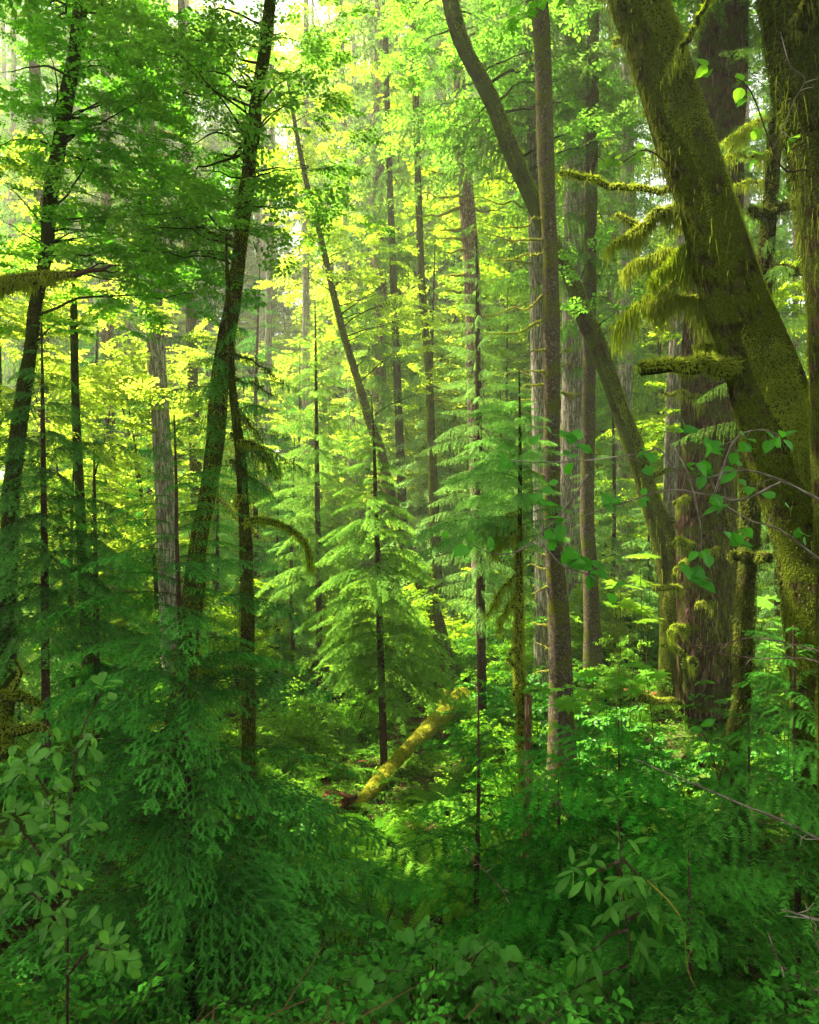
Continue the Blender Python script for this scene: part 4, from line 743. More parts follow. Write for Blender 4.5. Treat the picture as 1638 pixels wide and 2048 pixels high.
# trunks one can tell apart
NAMED = [
 ('pale furrowed conifer trunk on the left with mossy dead boughs, standing alone', [(281, 0, 26), (292, 180, 28), (297, 320, 30), (302, 450, 31), (312, 700, 36), (322, 850, 36), (331, 1000, 38)], 15, B_PALE, 2, 21,
   [(300, 75, 330, 80, .1), (285, 45, 240, 47, 0), (300, 180, 348, 182, 0), (290, 165, 170, 147, -.05), (310, 165, 445, 187, -.03), (305, 190, 325, 200, 0), (308, 255, 390, 276, -.03), (305, 310, 355, 315, 0), (295, 315, 225, 325, .05), (310, 365, 395, 393, -.05), (320, 520, 370, 530, 0), (320, 575, 345, 585, 0), (325, 635, 352, 640, .1), (315, 860, 295, 862, 0), (320, 540, 275, 535, 0), (322, 950, 300, 945, 0), (320, 232, 345, 240, .1)]),
 ('big pinkish conifer trunk with many upcurved dead boughs, right of the clearing', [(912, -20, 22), (918, 150, 24), (927, 300, 28), (935, 420, 31), (942, 520, 32), (947, 640, 34), (952, 800, 36), (958, 950, 38)], 18, B_PINK, 1, 13,
   [(920, 390, 820, 378, -.1), (922, 415, 830, 430, -.1), (925, 460, 880, 462, 0), (925, 480, 860, 476, .05), (930, 500, 885, 505, 0), (930, 550, 885, 552, 0), (932, 320, 830, 318, -.05), (930, 350, 850, 340, -.05), (935, 415, 1000, 418, -.1), (945, 290, 1000, 288, 0), (920, 655, 870, 655, -.1), (922, 585, 890, 580, 0), (905, 260, 840, 240, .05), (920, 80, 1050, 20, 0)]),
 ('dark thin trunk right of the thin leaning maple, with hanging foliage beside it', [(773, 150, 11), (777, 300, 12), (782, 430, 13), (788, 600, 14), (792, 700, 15), (798, 850, 16)], 22, B_DARK, 2, 14, []),
 ('slim white spotted trunk just right of the thin leaning maple', [(683, 80, 10), (687, 250, 11), (691, 400, 12), (696, 600, 14), (703, 850, 15)], 26, B_PALE, 2, 16, []),
 ('small yellow mossy trunk standing in the back of the clearing', [(838, 420, 14), (843, 560, 15), (850, 650, 15), (858, 760, 16), (862, 860, 17)], 20, B_MOSSY, 2, 13, [(858, 770, 935, 790, 0), (866, 800, 915, 806, 0)]),
 ('white birch-like thin trunk right of the big pinkish trunk', [(960, 200, 12), (961, 400, 13), (963, 600, 13), (966, 800, 14)], 30, B_PALE, 1, 15, []),
 ('second white thin trunk farther right of the pinkish trunk', [(1004, 220, 12), (1006, 400, 13), (1007, 600, 14), (1010, 800, 14)], 33, B_PALE, 1, 17, []),
 ('dark speckled trunk rising near the upper left corner', [(62, 0, 20), (70, 150, 20), (77, 300, 20), (84, 600, 22), (88, 800, 24)], 22, B_GREY, 0, 15, [(66, 35, 5, 28, 0), (70, 70, 10, 66, 0), (72, 190, 0, 190, .02)]),
 ('straight dark trunk between the far left maple and the pale furrowed trunk', [(205, 0, 17), (210, 150, 18), (212, 400, 20), (216, 700, 22), (220, 900, 22)], 22, B_PINK, 0, 15, [(212, 470, 250, 475, 0), (205, 285, 240, 290, 0)]),
 ('grey trunk just right of the pale furrowed trunk on the left', [(362, 0, 14), (367, 150, 16), (371, 300, 17), (377, 500, 19), (385, 750, 21), (392, 950, 24)], 21, B_GREY, 1, 15, []),
 ('pale trunk showing between the leaning maple and the reddish fir', [(1255, 320, 26), (1255, 500, 28), (1252, 700, 28), (1248, 850, 30), (1246, 1050, 32)], 20, B_PALE, 1, 14, []),
 ('sunlit pale trunk just left of the reddish fir', [(1365, 560, 34), (1358, 640, 34), (1350, 760, 30), (1344, 900, 30), (1340, 1100, 32)], 16, B_PALE, 1, 15, [(1345, 770, 1330, 790, 0)]),
 ('slim pale pole near the right edge behind the huge mossy trunk', [(1592, 330, 11), (1592, 500, 11), (1590, 760, 12)], 22, B_PINK, 2, 14, []),
 ('thin grey trunk right of the second leaning mossy trunk', [(540, 430, 12), (538, 600, 13), (536, 800, 14)], 26, B_PALE, 2, 15, []),
 ('lichen spotted trunk seen through gaps left of the bright sapling', [(612, 560, 14), (612, 700, 15), (612, 820, 16)], 28, B_PALE, 2, 15, []),
 ('dark leaning stub of trunk among leaves, left of the foreground hemlock', [(148, 620, 14), (150, 760, 15), (155, 900, 17), (160, 1000, 18)], 13, B_DARK, 2, 9, []),
]
for lab, rows, Y, mat, cv, z0, boughs in NAMED:
    t, pp, rr = trunk_tree('conifer_tree' if mat is not B_MOSSY else 'maple_tree', lab, 'tree', rows, Y, mat=mat, H=34 if Y > 14 else 9, lump=0.06, step=0.25, sides=14)
    top = pp[0]; gap = rows[0][0] < 700 and Y < 27 and Y != 15
    if Y < 14: pass
    elif gap: add_crown(t, CROWNS[2], (top[0], top[1], 26), (0.8, 0.8, 0.35), rng.rand() * 6)
    else: add_crown(t, CROWNS[cv], (top[0], top[1], z0), (0.9, 0.9, (36 - z0) / 26.0), rng.rand() * 6)
    if Y > 14 and rows[0][0] > 1100 or 15 < Y and rows[0][0] < 250 or 'hanging' in lab or 'birch' in lab: add_crown(t, HANG[int(Y) % 2], (top[0] * .97, top[1], 6.5 if Y < 24 else 9), (1, 1, 1.1), Y, 'hanging_foliage')
    if boughs: dead_boughs(t, boughs, Y - 0.1, seed=len(lab), r=0.04 if Y > 16 else 0.035, strands=12)

for t, x, Y, z, sc in ((tF2, 1075, 14, 8.5, .8), (tG, 1150, 16, 7.5, 1.0), (tG2, 1183, 13, 8, .75), (tH, 1430, 11, 7.6, .8)):
    q = P(x, 500, Y); add_crown(t, HANG[(x // 7) % 2], (q[0], q[1] + .1, z), (sc, sc, sc), x, 'hanging_foliage')
S = Soup(); g = R_(225); conifer_crown(S, pF2, P(0, 330, 14)[2], P(0, 60, 14)[2], DRP_M, g, 3.0, 9, lambda u: np.interp(u, [0, 1], [1, .6]), .3, -.02, azr=(2.5, 3.9)); S.build('drooping_boughs', [M_FAR, M_TWIG], tF2)
S = Soup(); conifer_crown(S, pK, P(0, 900, 7.6)[2], P(0, 200, 7.6)[2], DRP_M, g, 0.9, 6, lambda u: 1 + 0 * u, .3, -.02); S.build('drooping_boughs', [M_FAR, M_TWIG], tK)
for k, (t, pp, z0, w) in enumerate(NEAR_CONIFERS):
    add_crown(t, CROWNS[1 if k != 4 else 0], (pp[0][0], pp[0][1], z0), (w, w, (pp[0][2] + 1 - z0) / 26.0), k * 1.1)
# the rest: copies of a few kinds
def proto(name, cat, build):
    t = thing(name, 'x', cat); build(t); return t
def copy_thing(src, loc, rz, sc, label, group):
    r = src.copy(); COL.objects.link(r); r.location = [float(v) for v in loc]; r.rotation_euler = (0, 0, rz); r.scale = sc; r['label'] = label; r['group'] = group
    for ch in src.children:
        c = ch.copy(); COL.objects.link(c); c.parent = r
        for g in ch.children: h = g.copy(); COL.objects.link(h); h.parent = c
    return r
def bld_conifer(seed, mat, crown, z0, czs, dead=26):
    def f(t):
        g = R_(seed); H = 34; n = 14; u = np.linspace(0, 1, n); pts = np.stack([np.cumsum(g.normal(0, .05, n)), np.cumsum(g.normal(0, .05, n)), u * H - 0.3], 1); rad = 0.26 * (1 - 0.75 * u); rad[0] *= 1.4
        pp, rr = spline(pts, rad, 0.5); Tubes().add(pp, rr, 12, 0.06, 3, seed=seed).build('trunk', mat, t)
        add_crown(t, crown, (0, 0, z0), (0.9, 0.9, czs), g.rand() * 6)
        SD = Soup()
        for k in range(dead):
            z = g.uniform(2, z0 + 3); a = g.rand() * 6.28; L = g.uniform(0.4, 1.6); d = np.array([math.cos(a), math.sin(a), 0]); q = np.array([[0, 0, z], d * L * .5 + [0, 0, z - .06 * L], d * L + [0, 0, z + .12 * L]]); q[0, :2] += [np.interp(z, pts[:, 2], pts[:, 0]), np.interp(z, pts[:, 2], pts[:, 1])]
            seg_twigs(SD, q[:-1], q[1:], np.array([.06, .04]), 0)
        SD.build('dead_twigs', [M_PALETWIG], t)
    return f
CON = [proto('conifer_tree', 'tree', bld_conifer(300, B_PALE, CROWNS[0], 7, 1.05)), proto('conifer_tree', 'tree', bld_conifer(301, B_GREY, CROWNS[1], 5, 1.1)), proto('conifer_tree', 'tree', bld_conifer(302, B_PALE, CROWNS[2], 6, 1.05)), proto('conifer_tree', 'tree', bld_conifer(303, B_PINK, CROWNS[0], 4, 1.15))]
def bld_young(i):
    def f(t):
        pts = stem_line(8.2); pts[0, 2] = -0.4; pp, rr = spline(pts, np.array([.07, .05, .01]), .5); Tubes().add(pp, rr, 7, .05, 4).build('trunk', B_STEM, t); add_crown(t, CROWN_YOUNG[i], (0, 0, 0.2), (1, 1, 1), 0)
    return f
YNG = [proto('young_conifer', 'tree', bld_young(i)) for i in range(2)]
def bld_maple(seed, H, W, n, mat, tpls=SPRAY, nsp=9, sc=1.25, z0=0.35):
    def f(t):
        g = R_(seed); stems = []; tb = Tubes()
        for s in range(3):
            a = g.rand() * 6.28; lean = g.uniform(0.1, 0.28); u = np.linspace(0, 1, 7); q = np.stack([math.cos(a) * lean * H * u ** 1.4, math.sin(a) * lean * H * u ** 1.4, u * H * g.uniform(.85, 1) - .2], 1); q[1:] += g.normal(0, .06, (6, 3)); pp, rr = spline(q, 0.06 * (1.1 - u), .25); tb.add(pp, rr, 7, .15, 4); stems.append(q)
        tb.build('trunk', B_DARK, t); stem = np.vstack(stems); tg = []
        for k in range(n):
            a = g.rand() * 6.28; r = W * math.sqrt(g.rand()); tg.append((r * math.cos(a), r * math.sin(a), H * (z0 + (1.05 - z0) * g.rand()) * (1 - 0.25 * (r / W) ** 2)))
        maple_crown(t, stem, tg, mat, g, 0.012, 0.4, nsp, tpls, sc, own=False)
    return f
MPL = [proto('vine_maple', 'tree', bld_maple(310, 7.5, 2.6, 34, M_LEAF)), proto('vine_maple', 'tree', bld_maple(311, 9.5, 3.0, 40, M_LEAF)), proto('vine_maple', 'tree', bld_maple(312, 6, 2.4, 30, M_LEAF))]
def bld_shrub(seed, H, W, mat, tpls, nst=9, nsp=7, sc=1.0, arch=0.25):
    def f(t):
        g = R_(seed); tb = Tubes(); S = Soup()
        for s in range(nst):
            a = g.rand() * 6.28; r = W * g.uniform(.3, 1); h = H * g.uniform(.6, 1.05); u = np.linspace(0, 1, 6); q = np.stack([math.cos(a) * r * u ** 1.3, math.sin(a) * r * u ** 1.3, h * (u * (1 + arch) - arch * u * u * 1.0) - .1], 1); q[1:] += g.normal(0, .03 * H, (5, 3)); tb.add(q, .012 * (1.1 - u), 4)
            m = nsp; uu = g.uniform(.3, 1, m); p = np.stack([np.interp(uu, u, q[:, i]) for i in range(3)], 1) + g.normal(0, .12 * W, (m, 3)) * [1, 1, .5]; spray_at(S, tpls, p, g, sc, .35, None, .35)
        tb.build('stems', M_TWIG if False else B_STEM, t); S.build('foliage', [mat, M_TWIG], t)
    return f
BIG = [proto('broadleaf_tree', 'tree', bld_maple(313, 25, 3.8, 80, M_LEAF, SPRAY_F, 9, 1.25, 0.22)), proto('broadleaf_tree', 'tree', bld_maple(314, 28, 4.2, 90, M_LEAF, SPRAY_F, 9, 1.25, 0.25))]
SHR = [proto('leafy_shrub', 'shrub', bld_shrub(320, 1.7, 1.1, M_SHRUB, SPRAY_S)), proto('leafy_shrub', 'shrub', bld_shrub(321, 2.3, 1.3, M_LEAF, SPRAY, 11)), proto('leafy_shrub', 'shrub', bld_shrub(322, 1.2, .9, M_SHRUB, SPRAY_S, 8)), proto('leafy_shrub', 'shrub', bld_shrub(323, 1.5, 1.0, M_BROAD, SPRAY_OV, 9, 6, .9))]
def bld_fern(seed, n, mat, mats2=None):
    def f(t):
        g = R_(seed); S = Soup(); az = np.arange(n) * 2.4 + g.normal(0, .3, n); d = np.stack([np.cos(az), np.sin(az), g.uniform(-.1, .35, n)], 1); R = frames(d, (0, 0, 1.0)); pk = g.randint(0, 3, n); sc = g.uniform(.75, 1.25, n)
        for k in range(3): S.place(FERNS[k], R[pk == k], np.zeros((int((pk == k).sum()), 3)), sc[pk == k], .25, g)
        S.build('fronds', [mat, M_TWIG], t)
    return f
FRN = [proto('sword_fern', 'fern', bld_fern(330, 20, M_FERN)), proto('sword_fern', 'fern', bld_fern(331, 15, M_FERN)), proto('sword_fern', 'fern', bld_fern(332, 13, M_RUST))]

def to_px(x, y): return 819 + F * x / y
def scatter(protos, pts, base, group, rng, smin, smax, sz=None, weights=None):
    for n, (x, y) in enumerate(pts):
        k = rng.choice(len(protos), p=weights); s = rng.uniform(smin, smax); z = float(gz(x, y)) - 0.05
        copy_thing(protos[k], (x, y, z), rng.rand() * 6.28, (s, s, s * (sz or 1)), where(to_px(x, y), y, base[k] if isinstance(base, list) else base), group)
def pxy(lst): return [((px - 819) / F * Y, Y) for px, Y in lst]
def rnd_pts(rng, n, Y0, Y1, edge=1.15, gap=1.2, avoid=(), power=1.0, skip=None):
    out = []; tries = 0
    while len(out) < n and tries < 5000:
        tries += 1; Y = Y0 + (Y1 - Y0) * rng.rand() ** power; x = rng.uniform(-1, 1) * 0.554 * Y * edge
        if skip and skip(x, Y): continue
        if any((x - a) ** 2 + (Y - b) ** 2 < gap * gap for a, b in out + list(avoid)): continue
        out.append((x, Y))
    return sorted(out, key=lambda q: q[1])
# conifers deep in the forest; the gap the sun comes through stays thin
azv = lambda x, y: math.degrees(math.atan2(x, y - 14))
rng = R_(33)
cpts = rnd_pts(rng, 96, 24, 75, 1.15, 2.2, skip=lambda x, y: (x < -5 and y < 33 and x > -20) or (y < 48 and abs(x + 4.3 * y / 26.0) < 0.03 * y))
scatter(CON, cpts, ['tall pale conifer', 'tall grey conifer', 'slim pale conifer', 'tall pinkish conifer'], 'tall conifers behind the clearing', rng, 0.85, 1.15)
scatter(CON, pxy([(60, 36), (130, 42), (185, 35), (260, 44), (330, 38), (20, 45), (240, 52), (430, 41), (95, 56), (480, 50)]), ['tall pale conifer', 'tall grey conifer', 'slim pale conifer', 'tall pinkish conifer'], 'tall conifers behind the clearing', rng, 0.95, 1.1)
scatter(YNG, pxy([(520, 22), (600, 24.5), (870, 21.5), (960, 22.5), (1015, 25), (740, 26.5), (410, 25), (300, 26), (660, 31), (1090, 27), (200, 22), (820, 33)]), ['soft hemlock', 'bluish spruce'], 'half grown conifers between the trunks', rng, 1.1, 1.5)
scatter(BIG, pxy([(700, 43), (770, 50), (850, 42), (910, 47), (990, 44), (440, 52), (330, 48), (180, 50), (1070, 50), (60, 46)]), 'tall leafy tree', 'tall broadleaf trees behind the clearing', rng, 1.35, 1.6)
cp2 = rnd_pts(rng, 5, 30, 48, 0.9, 3.0)
scatter(CON[2:3], cp2, 'slender thin crowned conifer', 'slender conifers in the sunny gap', rng, 0.8, 1.0)
ypts = pxy([(40, 12), (150, 13.5), (-60, 11), (590, 16), (560, 16.5), (430, 17), (1180, 15), (1560, 13), (1640, 12), (430, 19), (250, 20), (1020, 21), (900, 24), (1320, 24), (100, 22), (720, 30), (1480, 22), (1250, 30)])
ypts += pxy([(1000, 17), (1120, 20), (1300, 17), (1390, 19), (1500, 19), (1220, 16), (880, 31), (480, 30)])
scatter(YNG, ypts, ['young green hemlock', 'young bluish spruce'], 'young conifers between the trunks', rng, 0.55, 0.95)
mpts = pxy([(400, 21), (640, 26), (800, 25), (470, 25), (1330, 22), (1230, 26), (1450, 28), (1000, 34), (1120, 24), (940, 26), (1600, 24), (880, 28), (620, 30), (740, 36), (1000, 27), (330, 19), (150, 18), (40, 20), (230, 27), (1060, 24), (1230, 20), (1400, 24), (1550, 17), (1650, 15), (1130, 30), (520, 38), (860, 42), (400, 32), (-30, 14)])
scatter(MPL, mpts, 'layered vine maple', 'vine maples of the understorey', rng, 0.75, 1.2)
spts = pxy([(60, 7.5), (150, 8.5), (230, 9.5), (20, 9), (100, 10.5), (300, 11), (200, 12.5), (420, 10.5), (520, 11.5), (560, 12.5), (600, 14), (480, 13.5), (560, 9.3), (610, 9.6), (1010, 15), (1040, 12.8), (1030, 13.5), (1020, 11), (1000, 9.4), (1010, 15.5), (1080, 12.5), (1150, 11.2), (1220, 12.5), (1200, 14.5), (1290, 15), (1500, 10.5), (1560, 11.5), (1620, 10), (1590, 13.5), (1530, 14.5), (1250, 9.6), (1320, 9.4), (1190, 9), (780, 19), (700, 17.5), (860, 18), (620, 18.5), (940, 19.5), (560, 22), (1120, 19), (340, 15), (60, 14), (140, 16), (260, 17), (1050, 9.8), (1640, 8), (1560, 8.6)])
near = [q for q in spts if q[1] < 9.7]; spts = [q for q in spts if q[1] >= 9.7]  # near shrubs take the darker leaf, foreground shade put into their colour
scatter(SHR[3:], near, 'dark broad leaved shrub', 'dark shrubs near the viewpoint', R_(41), 0.5, 0.8)
scatter(SHR, spts, ['small leaved green shrub', 'tall vine like shrub', 'low green shrub', 'broad leaved green shrub'], 'shrubs of the forest floor', rng, 0.75, 1.25)
fpts = pxy([(1290, 13.2), (1310, 12.2), (1240, 13.8), (1330, 13.0), (1270, 11.6), (1590, 9.2), (1550, 9.6), (1640, 9.6), (1180, 10.2), (650, 9.2), (700, 9.6), (630, 8.6), (760, 10.2), (840, 9.4), (880, 11.2), (1020, 8.2), (900, 8.4), (1100, 8.6), (690, 13.5), (600, 13.9), (930, 6.2), (720, 6.5), (820, 7.2), (-10, 4.6), (20, 3.9), (960, 12), (1340, 8.6), (1450, 8.2), (740, 8.4)])
scatter(FRN[:2], fpts, 'green sword fern', 'sword ferns', rng, 0.8, 1.2)
scatter(FRN[2:], pxy([(1290, 12.8), (1250, 13.3), (1330, 12.3), (660, 12.8), (610, 13.2), (700, 13.0)]), 'rusty brown fern', 'withered ferns', rng, 0.6, 0.9)
# unseen trees added round and behind the camera to shade foreground and edges
rng = R_(39)
for n, (x, y) in enumerate([(8, 7), (9, 10), (10, 13), (7.5, 4), (8, 1), (11, 16), (12.5, 10), (-7, 5.5), (-8, 8), (-9.5, 11), (-7.5, 2), (-10.5, 14), (-12, 17), (-4, -2.5), (4, -2.5), (0, -4), (-6.5, -1), (6.5, 1)]):
    copy_thing(YNG[n % 2], (x, y, float(gz(x, y))), n * 1.3, (1.1, 1.1, 1.05), 'unseen young conifer added outside the view, number %d going round' % n if False else 'unseen young conifer added near the viewpoint to block light', 'added unseen young conifers')
rng = R_(38)
scatter(SHR[2:3], pxy([(690, 14.2), (735, 14.6), (615, 13.9), (560, 12.8), (500, 12.2)]), 'low shrub beside the log', 'low shrubs behind the fallen log', R_(43), 0.9, 1.15)
scatter(SHR[:2], pxy([(480, 16), (1010, 13.1), (960, 17.6), (880, 18.2), (790, 17.4), (720, 18), (650, 17), (1060, 14.6), (1120, 14.2), (850, 19.4)]), ['leafy sunlit shrub', 'tall sunlit shrub'], 'sunlit shrubs round the fallen log', rng, 1.0, 1.35)
scatter(SHR[:3], rnd_pts(rng, 34, 15, 23, 0.8, 0.9, skip=lambda x, y: x < -0.45 * y), ['bright small leaved shrub', 'bright vine like shrub', 'low bright shrub'], 'sunlit shrubs in the back of the clearing', rng, 0.8, 1.3)
scatter(SHR[:3], rnd_pts(rng, 44, 23, 42, 1.0, 1.4), ['distant small leaved shrub', 'distant vine like shrub', 'distant low shrub'], 'distant shrubs', rng, 1.2, 2.0)
scatter(MPL, rnd_pts(rng, 24, 27, 46, 0.85, 2.0, skip=lambda x, y: x < -4 and y < 36), 'tall bright vine maple', 'tall vine maples behind the clearing', rng, 1.7, 2.5)
rng = R_(34)  # tall unseen conifers, added as light blockers around the camera
for n, (x, y) in enumerate([(-9.5, -3.0), (6.5, -1.5), (0.5, -5.5), (-4, -7), (6, -7), (-9, 4), (9.5, 3.5), (-11, -3), (11, -4), (9, 8), (-10, 10), (-10.5, 7), (-12.5, 12.5), (2, -12), (13, 12), (12.5, 18)]):
    t = thing('conifer_tree', 'added unseen broad crowned conifer shading the viewpoint, %s' % ['left', 'right', 'behind', 'behind on the left', 'behind on the right', 'far left', 'far right', 'left rear', 'right rear', 'right side', 'left side', 'far behind', 'right flank', 'left flank', 'right wing', 'left wing', 'far flank', 'outer wing'][n], 'tree', (x, y, float(gz(x, y))), 'added unseen canopy trees around the viewpoint')
    p = np.array([[x, y, 32.0], [x, y, 15], [x, y, float(gz(x, y)) - .3]]); pp, rr = spline(p, np.array([.1, .25, .4]), .8); Tubes().add(pp[::-1], rr[::-1], 12, .05, 3).build('trunk', B_GREY, t)
    add_crown(t, CROWN_BIG, (x, y, 11.5 + rng.rand() * 2), (1, 1, 1), rng.rand() * 6).matrix_parent_inverse = Matrix.Translation(-t.location)

# far wall of trees that reads as one mass
rng = R_(35); S = Soup()
n = 260; yy = rng.uniform(72, 125, n); xx = rng.uniform(-1, 1, n) * (0.65 * yy + 8)
CW = []
S2 = Soup(); conifer_crown(S2, stem_line(34), 1, 34, FAR_C, R_(36), 4.0, 2.0, pf_full, .25, -.1); CW = S2.get()
S2 = Soup(); conifer_crown(S2, stem_line(34), 1, 34, [scaled(q, 1.0) for q in FAR_C[:1]], R_(37), 4.0, 1.3, pf_full, .25, -.1); CWs = S2.get()
S.mesh
me = S.place(CWs, np.repeat(np.eye(3)[None], 12, 0), np.stack([rng.uniform(-14, 14, 12), rng.uniform(-9, 9, 12), np.zeros(12)], 1), rng.uniform(.8, 1.1, 12), .3, rng).mesh('far_forest', [M_FAR, M_TWIG])
root = link('far_forest', me, None, (0, 92, float(gz(0, 92)))); tagk(root, 'stuff', 'far wall of green conifers that merges into one mass', 'forest')
for k, (x, y) in enumerate([(-30, 86), (30, 86), (-55, 84), (55, 84), (-14, 108), (16, 108), (-44, 108), (44, 108), (0, 74), (-80, 80), (80, 80), (-26, 70), (26, 70)]):
    o = link('far_forest', me, root); o.matrix_parent_inverse = Matrix.Identity(4); o.location = (x, y - 92, float(gz(x, y)) - float(gz(0, 92))); o.rotation_euler = (0, 0, (k % 2) * math.pi); o['kind'] = 'stuff'

# ================================================================== GROUND COVER (uncountable)
def ground_cover():
    rng = R_(40)
    def clear(x, y):      # open strip of low growth around the fallen log
        px = 819 + F * x / y; return (y > 7) & (y < 14.8) & (px > 690) & (px < 900)
    def pts(n, Y0, Y1, edge=1.1):
        Y = Y0 + (Y1 - Y0) * rng.rand(n) ** 0.8; x = rng.uniform(-1, 1, n) * (0.56 * Y * edge + 0.6); return x, Y
    S = Soup()
    x, y = pts(500, 3, 7.5); z = gz(x, y) + rng.uniform(0.03, 0.28, 500); SN = Soup(); spray_at(SN, SPRAY_S, np.stack([x, y, z], 1), rng, .9, .35, None, .45)  # near leaves get the dark cedar green, shade put into their colour
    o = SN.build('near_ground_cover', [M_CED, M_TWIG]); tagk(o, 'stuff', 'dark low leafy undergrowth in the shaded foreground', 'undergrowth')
    x, y = pts(4000, 6.5, 22); z = gz(x, y) + rng.uniform(0.05, 0.75, 4000) * (0.6 + 0.6 * noise3(np.stack([x, y, x * 0], -1), .5)); z = np.maximum(z, gz(x, y) + .05); z = np.where(clear(x, y), gz(x, y) + .10, z)
    spray_at(S, SPRAY_S, np.stack([x, y, z], 1), rng, 1.0, .35, None, .45)
    x, y = pts(1500, 18, 60); z = gz(x, y) + rng.uniform(0.1, 1.4, 1500); spray_at(S, SPRAY_F, np.stack([x, y, z], 1), rng, 1.5, .35, None, .45)
    o = S.build('ground_cover', [M_SHRUB, M_TWIG]); tagk(o, 'stuff', 'low green leafy undergrowth covering the forest floor', 'undergrowth')
    S = Soup(); n = 700; x, y = pts(n, 5.5, 30); d = np.stack([rng.normal(0, 1, n), rng.normal(0, 1, n), rng.uniform(.2, .6, n)], 1)
    for k in range(3):
        q = slice(k, None, 3); S.place(FERNS[k], frames(d[q], (0, 0, 1.0)), np.stack([x, y, gz(x, y)], 1)[q], rng.uniform(.6, 1.2, len(x[q])), .3, rng)
    o = S.build('fern_cover', [M_FERN, M_TWIG]); tagk(o, 'stuff', 'scattered fern fronds growing all over the forest floor', 'ferns')
    S = Soup(); n = 5000; x, y = pts(n, 3, 24); p0 = np.stack([x, y, gz(x, y) + .03], 1); a = rng.rand(n) * 6.28; L = rng.uniform(.1, .7, n); p1 = p0 + np.stack([np.cos(a) * L, np.sin(a) * L, rng.uniform(0, .35, n) * L], 1); seg_twigs(S, p0, p1, .008, 0)
    o = S.build('twig_litter', [M_DEADTWIG]); tagk(o, 'stuff', 'fallen twigs and needles littering the forest floor', 'litter')
ground_cover()

# ================================================================== LEAFY SHRUBS OF THE FOREGROUND
def leaf_cluster(S, c, d, rng, n, size, tpl, spread=0.9, droop=0.35):
    """a rosette of leaves at a twig end"""
    az = np.arange(n) * 2.4 + rng.rand() * 6; R0 = frames(unit(d)[None], (0, 0, 1.0))[0]
    ld = unit(R0[:, 0][None] * 0.45 + (R0[:, 1][None] * np.cos(az)[:, None] + R0[:, 2][None] * np.sin(az)[:, None]) * spread + np.array([0, 0, -droop]) + rng.normal(0, .12, (n, 3)))
    up = np.array([0, -0.5, 1.0]) + rng.normal(0, .35, (n, 3))
    S.place((tpl, np.zeros(len(tpl), int), np.full(len(tpl), .5)), frames(ld, up), c + ld * size * .12 + rng.normal(0, .012, (n, 3)), size * rng.uniform(.6, 1.2, n), .45, rng)
def stem_shrub(name, label, cat, stems, Y, tpl, size, rng, mat=M_BROAD, bark=M_TWIG, r=0.008, side=9, slen=0.25, nl=6, ground=True, pitch=0.2, stem_mat=None):
    """stems given as photo lines; side twigs with leaf clusters along them; each stem a part"""
    S = Soup(); first = None; parts = []
    for rows in stems:
        q = np.array([P(a, b, Y + (c if len(rows[0]) > 2 else 0)) for a, b, c in rows])
        if ground and rows is stems[0]:
            e = q[-1].copy(); e[2] = float(gz(e[0], e[1])) - .1; q = np.vstack([q, e]) if q[-1][2] > e[2] + .1 else q
        rr = np.linspace(r * .3, r, len(q)); pp, r2 = spline(q, rr, .04); parts.append((pp, r2))
        m = side; uu = np.linspace(0.0, 0.85, m) ** 1.1
        for u in uu:
            k = int(u * (len(pp) - 1)); b = pp[k]; d = unit(pp[max(0, k - 1)] - pp[min(len(pp) - 1, k + 1)])
            if u > 0.02: d = unit(d * .5 + unit(rng.normal(0, 1, 3) * [1, .8, .5]) + [0, 0, pitch])
            L = slen * rng.uniform(.4, 1.1) * (0.25 if u <= 0.02 else 1); e = b + d * L; seg_twigs(S, b[None], e[None], .004, 1); leaf_cluster(S, e, d, rng, nl, size, tpl)
            if L > .12: leaf_cluster(S, b + d * L * .55, d, rng, max(2, nl // 2), size * .85, tpl)
    t = thing(name, label, cat, parts[0][0][-1])
    for pp, r2 in parts: Tubes().add(pp, r2, 6, .1, 6).build('stem', stem_mat or B_STEM, t)
    S.build('foliage', [mat, bark], t); return t
rng = R_(50)
stem_shrub('broad_leaved_shrub', 'broad leaved shrub with drooping leaf rosettes along the lower left edge', 'shrub',
    [[(205, 1385, 0), (165, 1460, 0), (140, 1600, 0), (135, 1800, 0), (135, 1960, 0)], [(60, 1530, -.2), (100, 1600, -.1), (130, 1700, 0)], [(20, 1640, -.3), (60, 1680, -.2), (128, 1780, 0)], [(30, 1770, -.4), (80, 1800, -.2), (135, 1880, 0)], [(215, 1900, -.2), (180, 1900, -.1), (135, 1950, 0)]], 3.5, LF_OBOV, .086, rng, side=8, slen=.13, nl=6)
stem_shrub('broad_leaved_shrub', 'dangling broad leaves on thin stems in front of the bushy young cedar', 'shrub',
    [[(1235, 1610, 0), (1240, 1690, 0), (1245, 1780, 0), (1260, 1900, .1), (1262, 2048, .1)], [(1175, 1750, -.1), (1200, 1740, 0), (1245, 1720, 0)], [(1290, 1760, 0), (1265, 1740, 0), (1248, 1720, 0)], [(1190, 1900, -.1), (1220, 1870, 0), (1255, 1860, 0)], [(1130, 1990, -.1), (1180, 1960, 0), (1255, 1930, 0)], [(1310, 1830, 0), (1290, 1820, 0), (1258, 1840, 0)]], 3.6, LF_LAN, .115, rng, side=5, slen=.10, nl=5, pitch=-.3)
stem_shrub('broad_leaved_shrub', 'leafy twig with paired pointed leaves hanging left of the dark stem foot', 'shrub',
    [[(1405, 1465, 0), (1420, 1500, 0), (1440, 1580, 0), (1450, 1750, 0)], [(1455, 1520, 0), (1440, 1550, 0), (1442, 1600, 0)]], 4.6, LF_OV, .10, rng, side=6, slen=.10, nl=5, pitch=-.2)
